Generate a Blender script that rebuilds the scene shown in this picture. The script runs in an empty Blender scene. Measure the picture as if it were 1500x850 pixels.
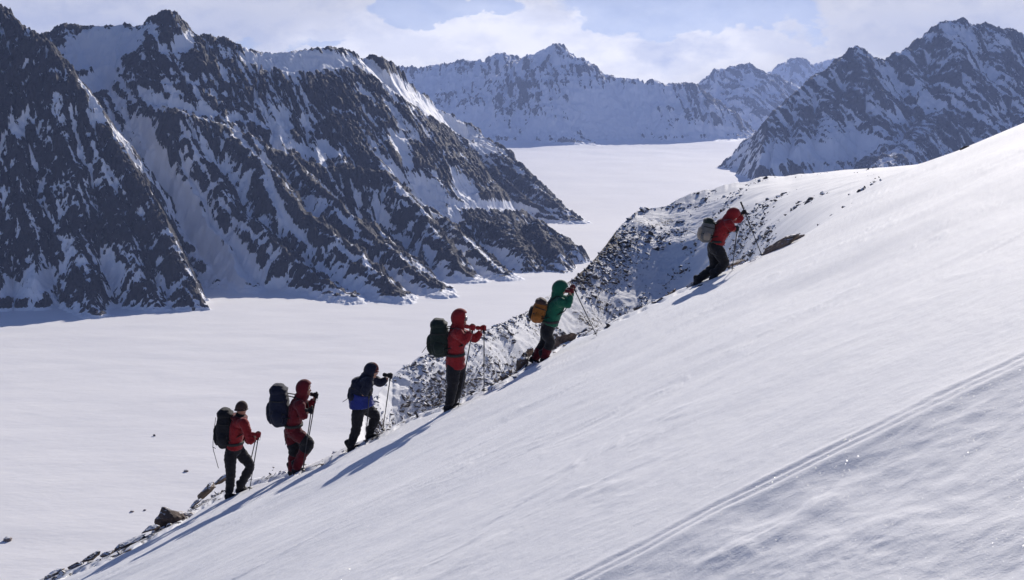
import bpy, bmesh, math, random
import numpy as np
from mathutils import Vector, Matrix, Euler
from mathutils.geometry import convex_hull_2d
PI = math.pi
scene = bpy.context.scene
COL = scene.collection
# ------------------------------------------------------------------ camera geometry
F = 1538.0                      # focal length of the photograph in its own pixels (1500 x 850)
HZ = 175.0                      # row of the horizon
TH = math.atan((425.0 - HZ) / F)
CT, ST = math.cos(TH), math.sin(TH)
def uv(px, py):
    """direction of a sight line: x and z per metre of distance along +Y"""
    px = np.asarray(px, float); py = np.asarray(py, float)
    xc = (px - 750.0) / F; yc = -(py - 425.0) / F
    dy = CT + yc * ST; dz = -ST + yc * CT
    return xc / dy, dz / dy
def P(px, py, y):
    u, e = uv(px, py)
    return Vector((float(u) * y, y, float(e) * y))
def proj(x, y, z):
    zc = y * CT - z * ST; yc = y * ST + z * CT
    return 750.0 + F * x / zc, 425.0 - F * yc / zc
# ------------------------------------------------------------------ noise
_rs = np.random.RandomState(7)
_perm = _rs.permutation(256); _perm = np.concatenate([_perm, _perm]).astype(np.int32)
_ga = _rs.rand(256) * 2 * PI
_gx = np.cos(_ga).astype(np.float32); _gy = np.sin(_ga).astype(np.float32)
def perlin(x, y, seed=0):
    x = np.asarray(x, np.float64) + seed * 37.13; y = np.asarray(y, np.float64) + seed * 17.71
    xf = np.floor(x); yf = np.floor(y)
    xi = xf.astype(np.int32) & 255; yi = yf.astype(np.int32) & 255
    x = (x - xf).astype(np.float32); y = (y - yf).astype(np.float32)
    def g(ix, iy, dx, dy):
        h = _perm[_perm[ix & 255] + (iy & 255)]
        return _gx[h] * dx + _gy[h] * dy
    sx = x * x * x * (x * (x * 6 - 15) + 10); sy = y * y * y * (y * (y * 6 - 15) + 10)
    n00 = g(xi, yi, x, y); n10 = g(xi + 1, yi, x - 1, y)
    n01 = g(xi, yi + 1, x, y - 1); n11 = g(xi + 1, yi + 1, x - 1, y - 1)
    a = n00 + sx * (n10 - n00); b = n01 + sx * (n11 - n01)
    return (a + sy * (b - a)) * 1.5
def fbm(x, y, octv=4, seed=0, gain=0.5, lac=2.03):
    r = 0; a = 1.0; t = 0
    for i in range(octv):
        r = r + a * perlin(x, y, seed + i * 3); t += a
        x = x * lac; y = y * lac; a *= gain
    return r / t
def ridged(x, y, octv=4, seed=0, gain=0.55, lac=2.07):
    r = 0; a = 1.0; t = 0
    for i in range(octv):
        r = r + a * (1 - 2 * np.abs(perlin(x, y, seed + i * 5))); t += a
        x = x * lac; y = y * lac; a *= gain
    return r / t
def sstep(a, b, x):
    t = np.clip((x - a) / (b - a), 0, 1)
    return t * t * (3 - 2 * t)
# ------------------------------------------------------------------ helpers
def link(o, parent=None):
    COL.objects.link(o)
    if parent is not None:
        o.parent = parent
    return o
def tag(o, label=None, cat=None, group=None, kind=None):
    if label: o['label'] = label
    if cat: o['category'] = cat
    if group: o['group'] = group
    if kind: o['kind'] = kind
    return o
def grid_mesh(name, X, Y, Z, attrs=None, mat=None, smooth=True):
    nr, nc = X.shape
    me = bpy.data.meshes.new(name)
    co = np.stack([X, Y, Z], -1).reshape(-1, 3).astype(np.float32)
    me.vertices.add(len(co)); me.vertices.foreach_set('co', co.ravel())
    i = np.arange(nr * nc, dtype=np.int32).reshape(nr, nc)
    q = np.stack([i[:-1, :-1], i[:-1, 1:], i[1:, 1:], i[1:, :-1]], -1).reshape(-1, 4)
    nf = len(q)
    me.loops.add(nf * 4); me.loops.foreach_set('vertex_index', q.ravel())
    me.polygons.add(nf)
    me.polygons.foreach_set('loop_start', np.arange(0, nf * 4, 4, dtype=np.int32))
    me.polygons.foreach_set('loop_total', np.full(nf, 4, dtype=np.int32))
    if smooth: me.polygons.foreach_set('use_smooth', np.ones(nf, dtype=bool))
    for k, v in (attrs or {}).items():
        a = me.attributes.new(k, 'FLOAT', 'POINT')
        a.data.foreach_set('value', v.reshape(-1).astype(np.float32))
    me.update()
    o = bpy.data.objects.new(name, me)
    if mat: me.materials.append(mat)
    return link(o)
# ------------------------------------------------------------------ materials
class NT:
    def __init__(s, name):
        s.m = bpy.data.materials.new(name); s.m.use_nodes = True
        s.t = s.m.node_tree; s.t.nodes.clear()
        s.out = s.t.nodes.new('ShaderNodeOutputMaterial')
    def n(s, typ, **kw):
        nd = s.t.nodes.new('ShaderNode' + typ)
        for k, v in kw.items():
            if k == 'ins':
                for kk, vv in v.items():
                    if isinstance(vv, bpy.types.NodeSocket): s.t.links.new(vv, nd.inputs[kk])
                    else: nd.inputs[kk].default_value = vv
            else: setattr(nd, k, v)
        return nd
    def l(s, a, b): s.t.links.new(a, b)
    def math(s, op, a, b=None, clamp=False):
        nd = s.t.nodes.new('ShaderNodeMath'); nd.operation = op; nd.use_clamp = clamp
        for i, v in enumerate((a, b)):
            if v is None: continue
            if isinstance(v, (int, float)): nd.inputs[i].default_value = v
            else: s.t.links.new(v, nd.inputs[i])
        return nd.outputs[0]
    def noise(s, vec, scale, detail=4, rough=.55, lac=2.0, dist=0):
        nd = s.n('TexNoise', ins={'Scale': scale, 'Detail': detail, 'Roughness': rough, 'Lacunarity': lac, 'Distortion': dist})
        if vec is not None: s.l(vec, nd.inputs['Vector'])
        return nd.outputs[0]
    def ramp(s, fac, stops):
        nd = s.n('ValToRGB'); cr = nd.color_ramp
        while len(cr.elements) < len(stops): cr.elements.new(.5)
        for el, (p, c) in zip(cr.elements, stops):
            el.position = p; el.color = c if len(c) == 4 else (*c, 1)
        s.l(fac, nd.inputs[0]); return nd.outputs[0]
    def mix(s, fac, a, b):
        nd = s.n('Mix', data_type='RGBA')
        for v, k in ((fac, 0), (a, 6), (b, 7)):
            if isinstance(v, bpy.types.NodeSocket): s.l(v, nd.inputs[k])
            else: nd.inputs[k].default_value = v if k == 0 or len(v) == 4 else (*v, 1)
        return nd.outputs[2]
    def map(s, vec, scale=(1, 1, 1), rot=(0, 0, 0), loc=(0, 0, 0)):
        nd = s.n('Mapping'); s.l(vec, nd.inputs[0])
        nd.inputs['Scale'].default_value = scale; nd.inputs['Rotation'].default_value = rot; nd.inputs['Location'].default_value = loc
        return nd.outputs[0]

SNOW = (0.85, 0.855, 0.875)
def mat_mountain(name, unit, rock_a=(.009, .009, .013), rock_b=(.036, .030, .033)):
    """snow and rock by the 'rock' attribute of the mesh plus fine noise; unit = metres of the finest patch"""
    t = NT(name)
    pos = t.n('NewGeometry').outputs['Position']
    at = t.n('Attribute', attribute_name='rock').outputs['Fac']
    n1 = t.noise(t.map(pos, (1, 1, .55)), 1 / (unit * 6), 5, .68)
    n2 = t.noise(t.map(pos, (1.3, .9, .4), rot=(.4, .5, .3)), 1 / (unit * 1.8), 3, .65)
    v = t.math('ADD', at, t.math('MULTIPLY', t.math('SUBTRACT', n1, .5), 1.2))
    v = t.math('ADD', v, t.math('MULTIPLY', t.math('SUBTRACT', n2, .5), .55))
    f = t.n('MapRange', ins={'Value': v, 'From Min': .46, 'From Max': .56}, clamp=True).outputs[0]
    nr = t.noise(t.map(pos, (1, 1, .6)), 1 / (unit * 14), 5, .6)
    nr2 = t.noise(pos, 1 / (unit * 1.2), 3, .6)
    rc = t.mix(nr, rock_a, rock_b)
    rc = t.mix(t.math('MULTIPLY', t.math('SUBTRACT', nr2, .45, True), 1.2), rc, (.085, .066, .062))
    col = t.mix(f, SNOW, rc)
    hb = t.noise(pos, 1 / (unit * 4), 6, .7)
    hh = t.math('MULTIPLY', hb, t.math('ADD', t.math('MULTIPLY', f, 1.0), .12))
    bump = t.n('Bump', ins={'Strength': 1.0, 'Distance': unit * 3.2, 'Height': hh}).outputs[0]
    b = t.n('BsdfPrincipled', ins={'Base Color': col, 'Roughness': .75, 'Normal': bump, 'Specular IOR Level': .25})
    t.l(b.outputs[0], t.out.inputs[0])
    return t.m

def mat_nearsnow():
    t = NT('near_snow')
    pos = t.n('NewGeometry').outputs['Position']
    at = t.n('Attribute', attribute_name='rock').outputs['Fac']
    n1 = t.noise(t.map(pos, (1, 1, 1.6)), 4.2, 6, .75); n2 = t.noise(pos, 9, 3, .65)
    v = t.math('ADD', at, t.math('MULTIPLY', t.math('SUBTRACT', n1, .5), 2.2))
    v = t.math('ADD', v, t.math('MULTIPLY', t.math('SUBTRACT', n2, .5), .7))
    gate = t.n('MapRange', ins={'Value': at, 'From Min': .02, 'From Max': .12}, clamp=True).outputs[0]
    f = t.math('MULTIPLY', t.n('MapRange', ins={'Value': v, 'From Min': .44, 'From Max': .56}, clamp=True).outputs[0], gate)
    nr = t.noise(pos, 1.1, 5, .65)
    rc = t.ramp(nr, [(.25, (.035, .030, .032)), (.5, (.085, .070, .066)), (.75, (.15, .115, .095))])
    # wind-packed snow: faint long streaks along the slope, and grains
    w = t.map(pos, (.8, 2.0, 1), rot=(0, 0, -.62))
    st = t.noise(w, .9, 4, .6)
    snow = t.mix(t.n('MapRange', ins={'Value': st, 'From Min': .3, 'From Max': .7}).outputs[0], (.76, .77, .80), (.82, .825, .84))
    col = t.mix(f, snow, rc)
    g1 = t.noise(pos, 90, 3, .7); g2 = t.noise(w, 7, 5, .6); g3 = t.noise(pos, 14, 4, .6)
    h = t.math('ADD', t.math('MULTIPLY', g1, .0022), t.math('ADD', t.math('MULTIPLY', g2, .004), t.math('MULTIPLY', g3, .004)))
    h = t.math('ADD', h, t.math('MULTIPLY', t.math('MULTIPLY', n2, f), .12))
    bump = t.n('Bump', ins={'Strength': .9, 'Distance': 1.0, 'Height': h}).outputs[0]
    b = t.n('BsdfPrincipled', ins={'Base Color': col, 'Roughness': .8, 'Normal': bump, 'Specular IOR Level': .12})
    # ice crystals: a few grains in a hundred carry a facet of their own that glints
    vo = t.n('TexVoronoi', feature='F1', ins={'Scale': 190.0, 'Randomness': 1.0}); t.l(pos, vo.inputs['Vector'])
    vc = vo.outputs['Color']
    sep = t.n('SeparateColor'); t.l(vc, sep.inputs[0])
    pick = t.math('GREATER_THAN', sep.outputs[0], .975)
    near = t.math('LESS_THAN', vo.outputs['Distance'], .33)
    nv = t.n('VectorMath', operation='SUBTRACT'); t.l(vc, nv.inputs[0]); nv.inputs[1].default_value = (.5, .5, .05)
    nn = t.n('VectorMath', operation='NORMALIZE'); t.l(nv.outputs[0], nn.inputs[0])
    gl = t.n('BsdfGlossy', ins={'Color': (1, 1, 1, 1), 'Roughness': .3, 'Normal': nn.outputs[0]})
    ms = t.n('AddShader'); nof = t.math('SUBTRACT', 1.0, f, True)
    gm = t.math('MULTIPLY', t.math('MULTIPLY', t.math('MULTIPLY', pick, near), nof), .24)
    cc = t.n('CombineColor'); [t.l(gm, cc.inputs[i]) for i in range(3)]
    t.l(cc.outputs[0], gl.inputs['Color'])
    t.l(b.outputs[0], ms.inputs[0]); t.l(gl.outputs[0], ms.inputs[1])
    t.l(ms.outputs[0], t.out.inputs[0])
    return t.m

def mat_glacier():
    t = NT('glacier_snow')
    pos = t.n('NewGeometry').outputs['Position']
    w = t.map(pos, (.5, 1.2, 1), rot=(0, 0, .5))
    a = t.noise(w, .02, 5, .6); b_ = t.noise(pos, .0035, 4, .5)
    k = t.math('ADD', t.math('MULTIPLY', a, .5), t.math('MULTIPLY', b_, .5))
    col = t.mix(t.n('MapRange', ins={'Value': k, 'From Min': .35, 'From Max': .65}).outputs[0], (.84, .83, .83), (.90, .885, .87))
    h = t.math('ADD', t.math('MULTIPLY', a, 1.2), t.math('MULTIPLY', t.noise(w, .12, 5, .65), .42))
    bump = t.n('Bump', ins={'Strength': .8, 'Distance': 1.0, 'Height': h}).outputs[0]
    b = t.n('BsdfPrincipled', ins={'Base Color': col, 'Roughness': .85, 'Normal': bump, 'Specular IOR Level': .08})
    t.l(b.outputs[0], t.out.inputs[0]); return t.m

def mat_rock(name, a=(.05, .04, .036), b=(.15, .11, .085), c=(.26, .19, .135), snow=.62, scale=3.0):
    t = NT(name)
    ge = t.n('NewGeometry'); pos = ge.outputs['Position']
    oi = t.n('ObjectInfo').outputs['Random']
    n = t.noise(pos, scale, 6, .65)
    k = t.math('ADD', n, t.math('MULTIPLY', t.math('SUBTRACT', oi, .5), .3))
    rc = t.ramp(k, [(.28, a), (.5, b), (.75, c)])
    sep = t.n('SeparateXYZ'); t.l(ge.outputs['Normal'], sep.inputs[0])
    f = t.math('ADD', sep.outputs[2], t.math('MULTIPLY', t.math('SUBTRACT', t.noise(pos, scale * 1.6, 4, .7), .5), .9))
    f = t.n('MapRange', ins={'Value': f, 'From Min': snow, 'From Max': snow + .1}, clamp=True).outputs[0]
    col = t.mix(f, rc, SNOW)
    bump = t.n('Bump', ins={'Strength': .8, 'Distance': .06, 'Height': t.noise(pos, scale * 4, 6, .7)}).outputs[0]
    bs = t.n('BsdfPrincipled', ins={'Base Color': col, 'Roughness': .8, 'Normal': bump, 'Specular IOR Level': .3})
    t.l(bs.outputs[0], t.out.inputs[0]); return t.m

# ------------------------------------------------------------------ near slope
H0, PA, PB = -1.62, 0.438, -0.160         # the snow slope the photographer stands on: z = H0 + PA x + PB y
CREST = [(-900, 1250), (-400, 1060), (-100, 925), (0, 877), (60, 850), (103, 834), (150, 816), (200, 793), (240, 772), (290, 741), (330, 719), (368, 703),
         (417, 690), (455, 680), (490, 664), (530, 645), (559, 634), (599, 612), (650, 595), (696, 575), (732, 561),
         (785, 530), (844, 490), (876, 481), (925, 457), (994, 426), (1043, 407), (1078, 390), (1118, 374), (1177, 345),
         (1230, 314), (1280, 282), (1330, 252), (1400, 223), (1450, 202), (1500, 181), (1600, 140), (1900, 20), (2400, -150)]
SIL = [(-900, 1250, 17), (515, 652, 20), (535, 606, 34), (555, 576, 36), (574, 551, 38), (619, 522, 40), (660, 502, 42), (717, 482, 45), (767, 457, 49), (800, 436, 52),
       (841, 409, 57), (866, 383, 60), (890, 357, 64), (910, 331, 67), (935, 309, 70), (974, 301, 72), (1019, 283, 74), (1058, 272, 75),
       (1108, 261, 76), (1160, 257, 76), (1220, 250, 72), (1300, 245, 58), (1345, 241, 46), (1400, 222, 34), (1500, 180, 31), (1600, 139, 31), (2400, -151, 31)]
def plane_y(u, e):
    return H0 / (e - PA * u - PB)
cu, ce = uv([p[0] for p in CREST], [p[1] for p in CREST])
su, se = uv([p[0] for p in SIL], [p[1] for p in SIL]); sy_ = np.array([p[2] for p in SIL], float)
TR = [(700, 922), (840, 850), (950, 795), (1050, 740), (1175, 680), (1300, 620), (1400, 570), (1500, 523), (1650, 448)]   # old ski track
tu, te = uv([p[0] for p in TR], [p[1] for p in TR]); ty = plane_y(tu, te)
TRK = np.stack([tu * ty, ty], 1)
def poly_dist(x, y, pts):
    """signed distance to a plan polyline (positive on its left)"""
    best = np.full(x.shape, 1e9); sg = np.zeros(x.shape); al = np.zeros(x.shape); acc = 0
    for (ax, ay), (bx, by) in zip(pts[:-1], pts[1:]):
        dx, dy = bx - ax, by - ay; L = math.hypot(dx, dy)
        t = np.clip(((x - ax) * dx + (y - ay) * dy) / L ** 2, 0, 1)
        qx, qy = x - ax - t * dx, y - ay - t * dy
        d = np.hypot(qx, qy); m = d < best
        best = np.where(m, d, best); sg = np.where(m, np.sign(dx * (y - ay) - dy * (x - ax)), sg); al = np.where(m, acc + t * L, al)
        acc += L
    return best * sg, al
def near_detail(x, y):
    """height of drifts, wind ripples and the old track on the near slope (metres)"""
    c, s = math.cos(.62), math.sin(.62)                       # wind direction in plan, along the hikers' line
    a = x * c + y * s; b = -x * s + y * c
    far = sstep(4, 14, y)
    b = b + .5 * fbm(x * .35, y * .35, 3, 2) + .9 * fbm(x * .09, y * .09, 2, 4)
    z = .12 * fbm(a * .12, b * .22, 3, 3) * far + .034 * fbm(a * .45, b * 1.1, 4, 11) * (.35 + .65 * far)
    rip = np.maximum(fbm(a * 1.3 + 5 + .8 * fbm(x, y, 2, 23), b * 3.2 + .8 * fbm(x * 1.1, y * 1.1, 2, 25), 4, 21), 0) * sstep(-.05, .35, fbm(a * .25, b * .6, 2, 31))
    z = z + .032 * rip
    z = z + .004 * fbm(a * 5, b * 9, 3, 41)
    d, al = poly_dist(x, y, TRK)
    d = d + .02 * perlin(al * 1.2, al * 0, 3)
    wv = .85 + .3 * perlin(al * 2.0, al * 0 + 4, 5)
    tr = -.028 * np.exp(-((d - .015) / .022) ** 2) - .022 * np.exp(-((d + .065) / .020) ** 2) + .016 * np.exp(-((d - .075) / .03) ** 2) + .012 * np.exp(-((d + .13) / .04) ** 2)
    z = z + tr * np.clip(wv, .2, 1.6) * .46 * (.6 + .6 * sstep(-.3, .4, perlin(al * .7, al * 0 + 9, 8)))
    low = sstep(0.02, -.35, d)                                 # churned snow on the near side of the track
    z = z - low * .03 - .085 * np.maximum(-d - .1, 0) * sstep(12, 8, y) + low * (.022 * fbm(x * 2.2, y * 2.2, 3, 51) + .006 * ridged(x * 6, y * 6, 3, 61) * sstep(-.1, .4, fbm(x, y, 2, 63)))
    return z
def build_slope(mat):
    px = np.concatenate([np.linspace(-900, -60, 60)[:-1], np.linspace(-60, 1560, 1150), np.linspace(1560, 2400, 60)[1:]])
    # columns by tangent of azimuth on the horizon row
    U = (px - 750) / F / CT * .993
    ec = np.interp(U, cu, ce); es = np.interp(U, su, se); ys = np.interp(U, su, sy_)
    right = sstep(.17, .31, U)
    k = np.hanning(15); k /= k.sum()
    jag = .0012 * fbm(U * 60, U * 0, 3, 5) * (1 - right)
    ec = np.convolve(np.pad(ec, 7, 'edge'), k, 'valid') + jag
    es = np.convolve(np.pad(es, 7, 'edge'), k, 'valid')
    sj = .0035 * fbm(U * 45, U * 0, 4, 9) * sstep(.36, .2, U) * (U > uv(540, 600)[0])
    yc = plane_y(U, ec); yc = np.clip(yc, 8, 40)
    right = sstep(.17, .31, U)                                 # where the slope runs on unbroken to the shoulder
    ys = np.maximum(ys, yc + .6)
    es = np.where(U < uv(515, 650)[0], ec, es)
    rows_x, rows_y, rows_z, rock = [], [], [], []
    e0 = -1.9
    N1 = 470
    for i in range(N1 + 1):
        if i < 20: e = e0 + (-.62 - e0) * i / 20
        else: e = None
        f = (i - 20) / (N1 - 20)
        ee = np.full_like(U, e) if e is not None else -.62 + (ec + .62) * f
        # columns whose plane is behind the eye at this angle: clamp
        y = H0 / np.minimum(ee - PA * U - PB, -.02)
        y = np.minimum(y, yc)
        rows_y.append(y)
    Y = np.array(rows_y); X = U * Y
    # rounding towards the crest
    Zp = H0 + PA * X + PB * Y
    rnd = sstep(2.5, 0, yc - Y)
    Z = Zp + near_detail(X, Y) * (1 - .6 * rnd)
    R = np.zeros_like(Z)
    ed = yc - Y
    pth = np.exp(-((ed - .75 - .15 * np.sin(X * .9)) / .22) ** 2) * sstep(4.5, 3, X) * (X > -9)
    Z = Z - pth * (.05 + .13 * np.maximum(np.sin(X * 2 * PI / .42 + 2 * perlin(X * .5, X * 0, 4)), 0)) + pth * .03 * fbm(X * 6, Y * 6, 2, 73)
    # thin snow with bedrock showing near the edge
    edge = sstep(1.6, .1, yc - Y) * (1 - right)
    R = edge * (.34 + .5 * fbm(X * .8, Y * .8, 3, 71))
    # gully and spur
    zc = Z[-1]
    NA, NB = 50, 260
    kf = .31 - .25 * sstep(.10, .27, U)
    y1 = ys * (kf - es) / (kf - zc / yc)
    y1 = np.where(ys - yc < 5, yc + (ys - yc) * .3, y1)
    y1 = np.maximum(y1, yc + .2 * (ys - yc))
    y1 = y1 * (1 - right) + (yc + .2 * (ys - yc)) * right
    kk = np.hanning(61); kk /= kk.sum(); y1 = np.where(U > .03, np.convolve(np.pad(y1, 30, 'edge'), kk, 'valid'), y1)
    ecz = zc / yc
    span = np.clip((ys - yc) / 20, 0, 1)
    Sa = (np.arange(1, NA + 1) / NA)[:, None]; Sb = (np.arange(1, NB + 1) / NB)[:, None]
    noright = 1 - right
    Ya = yc + (y1 - yc) * Sa
    Ea = ecz - (.055 * np.sin(PI * Sa ** .7) + .012 * Sa) * span * noright + (es - ecz) * .2 * Sa * (1 - noright)
    Yb = y1 + (ys - y1) * Sb
    # straight flank between foot and silhouette, rounded off at the top
    z1 = Ea[-1] * y1; z4_ = es * ys
    Zb = z1 + (z4_ - z1) * (Sb + .04 * np.sin(PI * Sb) * noright + .25 * np.sin(PI * Sb) * (1 - noright) * (1 - right) * 0)
    Y2 = np.vstack([Ya, Yb]); Z2 = np.vstack([Ea * Ya, Zb])
    S = np.vstack([Sa * .15, .15 + .85 * Sb])
    U2 = np.broadcast_to(U, Y2.shape); X2 = U2 * Y2
    Z2 = Z2 + sj * Y2 * sstep(.85, 1, S)
    S = S + 0 * U
    fade = np.sin(PI * np.clip(S, 0, 1)) ** .5 * span
    rockzone = (1 - sstep(.13, .25, U2)) * span
    top = sstep(.6, 1, S)
    # lanes of snow run down to the left, as the slope does
    la = X2 * .5 + Y2 * .87; lb = -X2 * .87 + Y2 * .5
    rz = ridged(X2 * .33, Y2 * .33, 5, 81)
    Z2 = Z2 + fade * (.6 * fbm(X2 * .12, Y2 * .12, 3, 83) * noright + .5 * (.2 + .8 * rockzone) * (.22 * rz + .16 * ridged(X2 * 1.6, Y2 * 1.6, 4, 87) + .22 * ridged(la * .12, lb * .30, 3, 89)) * noright + .10 * fbm(X2 * .4, Y2 * .4, 3, 85))
    R2 = rockzone * (.27 + .22 * rz + .45 * fbm(X2 * .22, Y2 * .22, 4, 91) + .5 * fbm(la * .10, lb * .5, 3, 93)) + noright * .06 * fade
    R2 = R2 - .24 + .30 * sstep(.93, 1, S) * rockzone + .50 * np.exp(-((U2 - .075) / .035) ** 2) * top
    R2 = R2 - .25 * sstep(.08, .2, U2) * (1 - top) - .5 * right
    R2 = R2 - .35 * np.exp(-((U2 + .11) / .02) ** 2) * np.exp(-((S - .6) / .25) ** 2)
    # far side
    N3 = 70
    q = (np.arange(1, N3 + 1) / N3)[:, None]
    dY = 460 * q ** 3.2
    Y3 = Y2[-1] + dY
    z4 = Z2[-1]; s0 = es - .03
    Z3 = z4 + s0 * dY + (-.80 - s0) * (dY - 3 * (1 - np.exp(-dY / 3)))
    Z3 = np.maximum(Z3, -353.0)
    X3 = U * Y3
    R3 = .45 + .6 * fbm(X3 * .1, Y3 * .1, 4, 95); Z3 = Z3 + np.clip(dY / 30, 0, 1) * 2.0 * fbm(X3 * .08, Y3 * .08, 4, 97)
    R3 = R3 * (1 - .8 * right)
    o = grid_mesh('snow_slope', np.vstack([X, X2, X3]), np.vstack([Y, Y2, Y3]), np.vstack([Z, Z2, Z3]),
                  {'rock': np.vstack([R, R2, R3])}, mat)
    tag(o, 'steep wind packed snow slope with an old ski track and a rocky spur', kind='structure')
    return o, (U, np.vstack([Y, Y2]), np.vstack([Z, Z2]))
slope, SL = build_slope(mat_nearsnow())
def ground(x, y):
    """height of the near slope at a plan point (exact column interpolation)"""
    U, Yg, Zg = SL
    u = x / y
    j = int(np.clip(np.searchsorted(U, u) - 1, 0, len(U) - 2)); w = (u - U[j]) / (U[j + 1] - U[j])
    za = np.interp(y, Yg[:, j], Zg[:, j]); zb = np.interp(y, Yg[:, j + 1], Zg[:, j + 1])
    return float(za * (1 - w) + zb * w)
def hit(px, py, far=False):
    """first point where a sight line meets the near slope"""
    u, e = uv(px, py); U, Yg, Zg = SL
    j = int(np.clip(np.searchsorted(U, u) - 1, 0, len(U) - 2)); w = (u - U[j]) / (U[j + 1] - U[j])
    yy = Yg[:, j] * (1 - w) + Yg[:, j + 1] * w; zz = Zg[:, j] * (1 - w) + Zg[:, j + 1] * w
    k = zz / yy - e
    m = (yy > 3) & (k >= 0)
    if not m.any(): return None
    i = int(np.argmax(m))
    if i == 0: return None
    t = k[i - 1] / (k[i - 1] - k[i]) if k[i - 1] < 0 else 0
    y = yy[i - 1] + (yy[i] - yy[i - 1]) * t
    return Vector((float(u) * y, float(y), float(e) * y))

# ------------------------------------------------------------------ glacier
GL = -350.0
def glz(x, y):
    z = GL + .0218 * np.maximum(y - 3700, 0) - .00000000 * x
    k = sstep(3000, 5000, y)
    z = z + 9.0 * sstep(6000, 8500, y) * fbm(x * .0022, y * .0022, 3, 119) + 34 * sstep(8000, 9700, y)
    z = z + 5.0 * fbm(x * .0016, y * .0011, 3, 111) * (.5 + 1.2 * k) + .8 * fbm(x * .006, y * .012, 4, 113) + 1.2 * fbm(x * .004 + y * .002, y * .011, 3, 117) * sstep(3000, 1500, y)
    return z
yy = np.concatenate([np.linspace(60, 450, 20)[:-1], 450 * (15000 / 450) ** np.linspace(0, 1, 520)])
uu = np.linspace(-1.1, 1.1, 420)
Yg = np.broadcast_to(yy[:, None], (len(yy), len(uu))).copy(); Xg = Yg * uu
glacier = grid_mesh('glacier', Xg, Yg, glz(Xg, Yg), None, mat_glacier())
tag(glacier, 'broad flat glacier of lit snow filling the valley floor', kind='structure')

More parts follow.
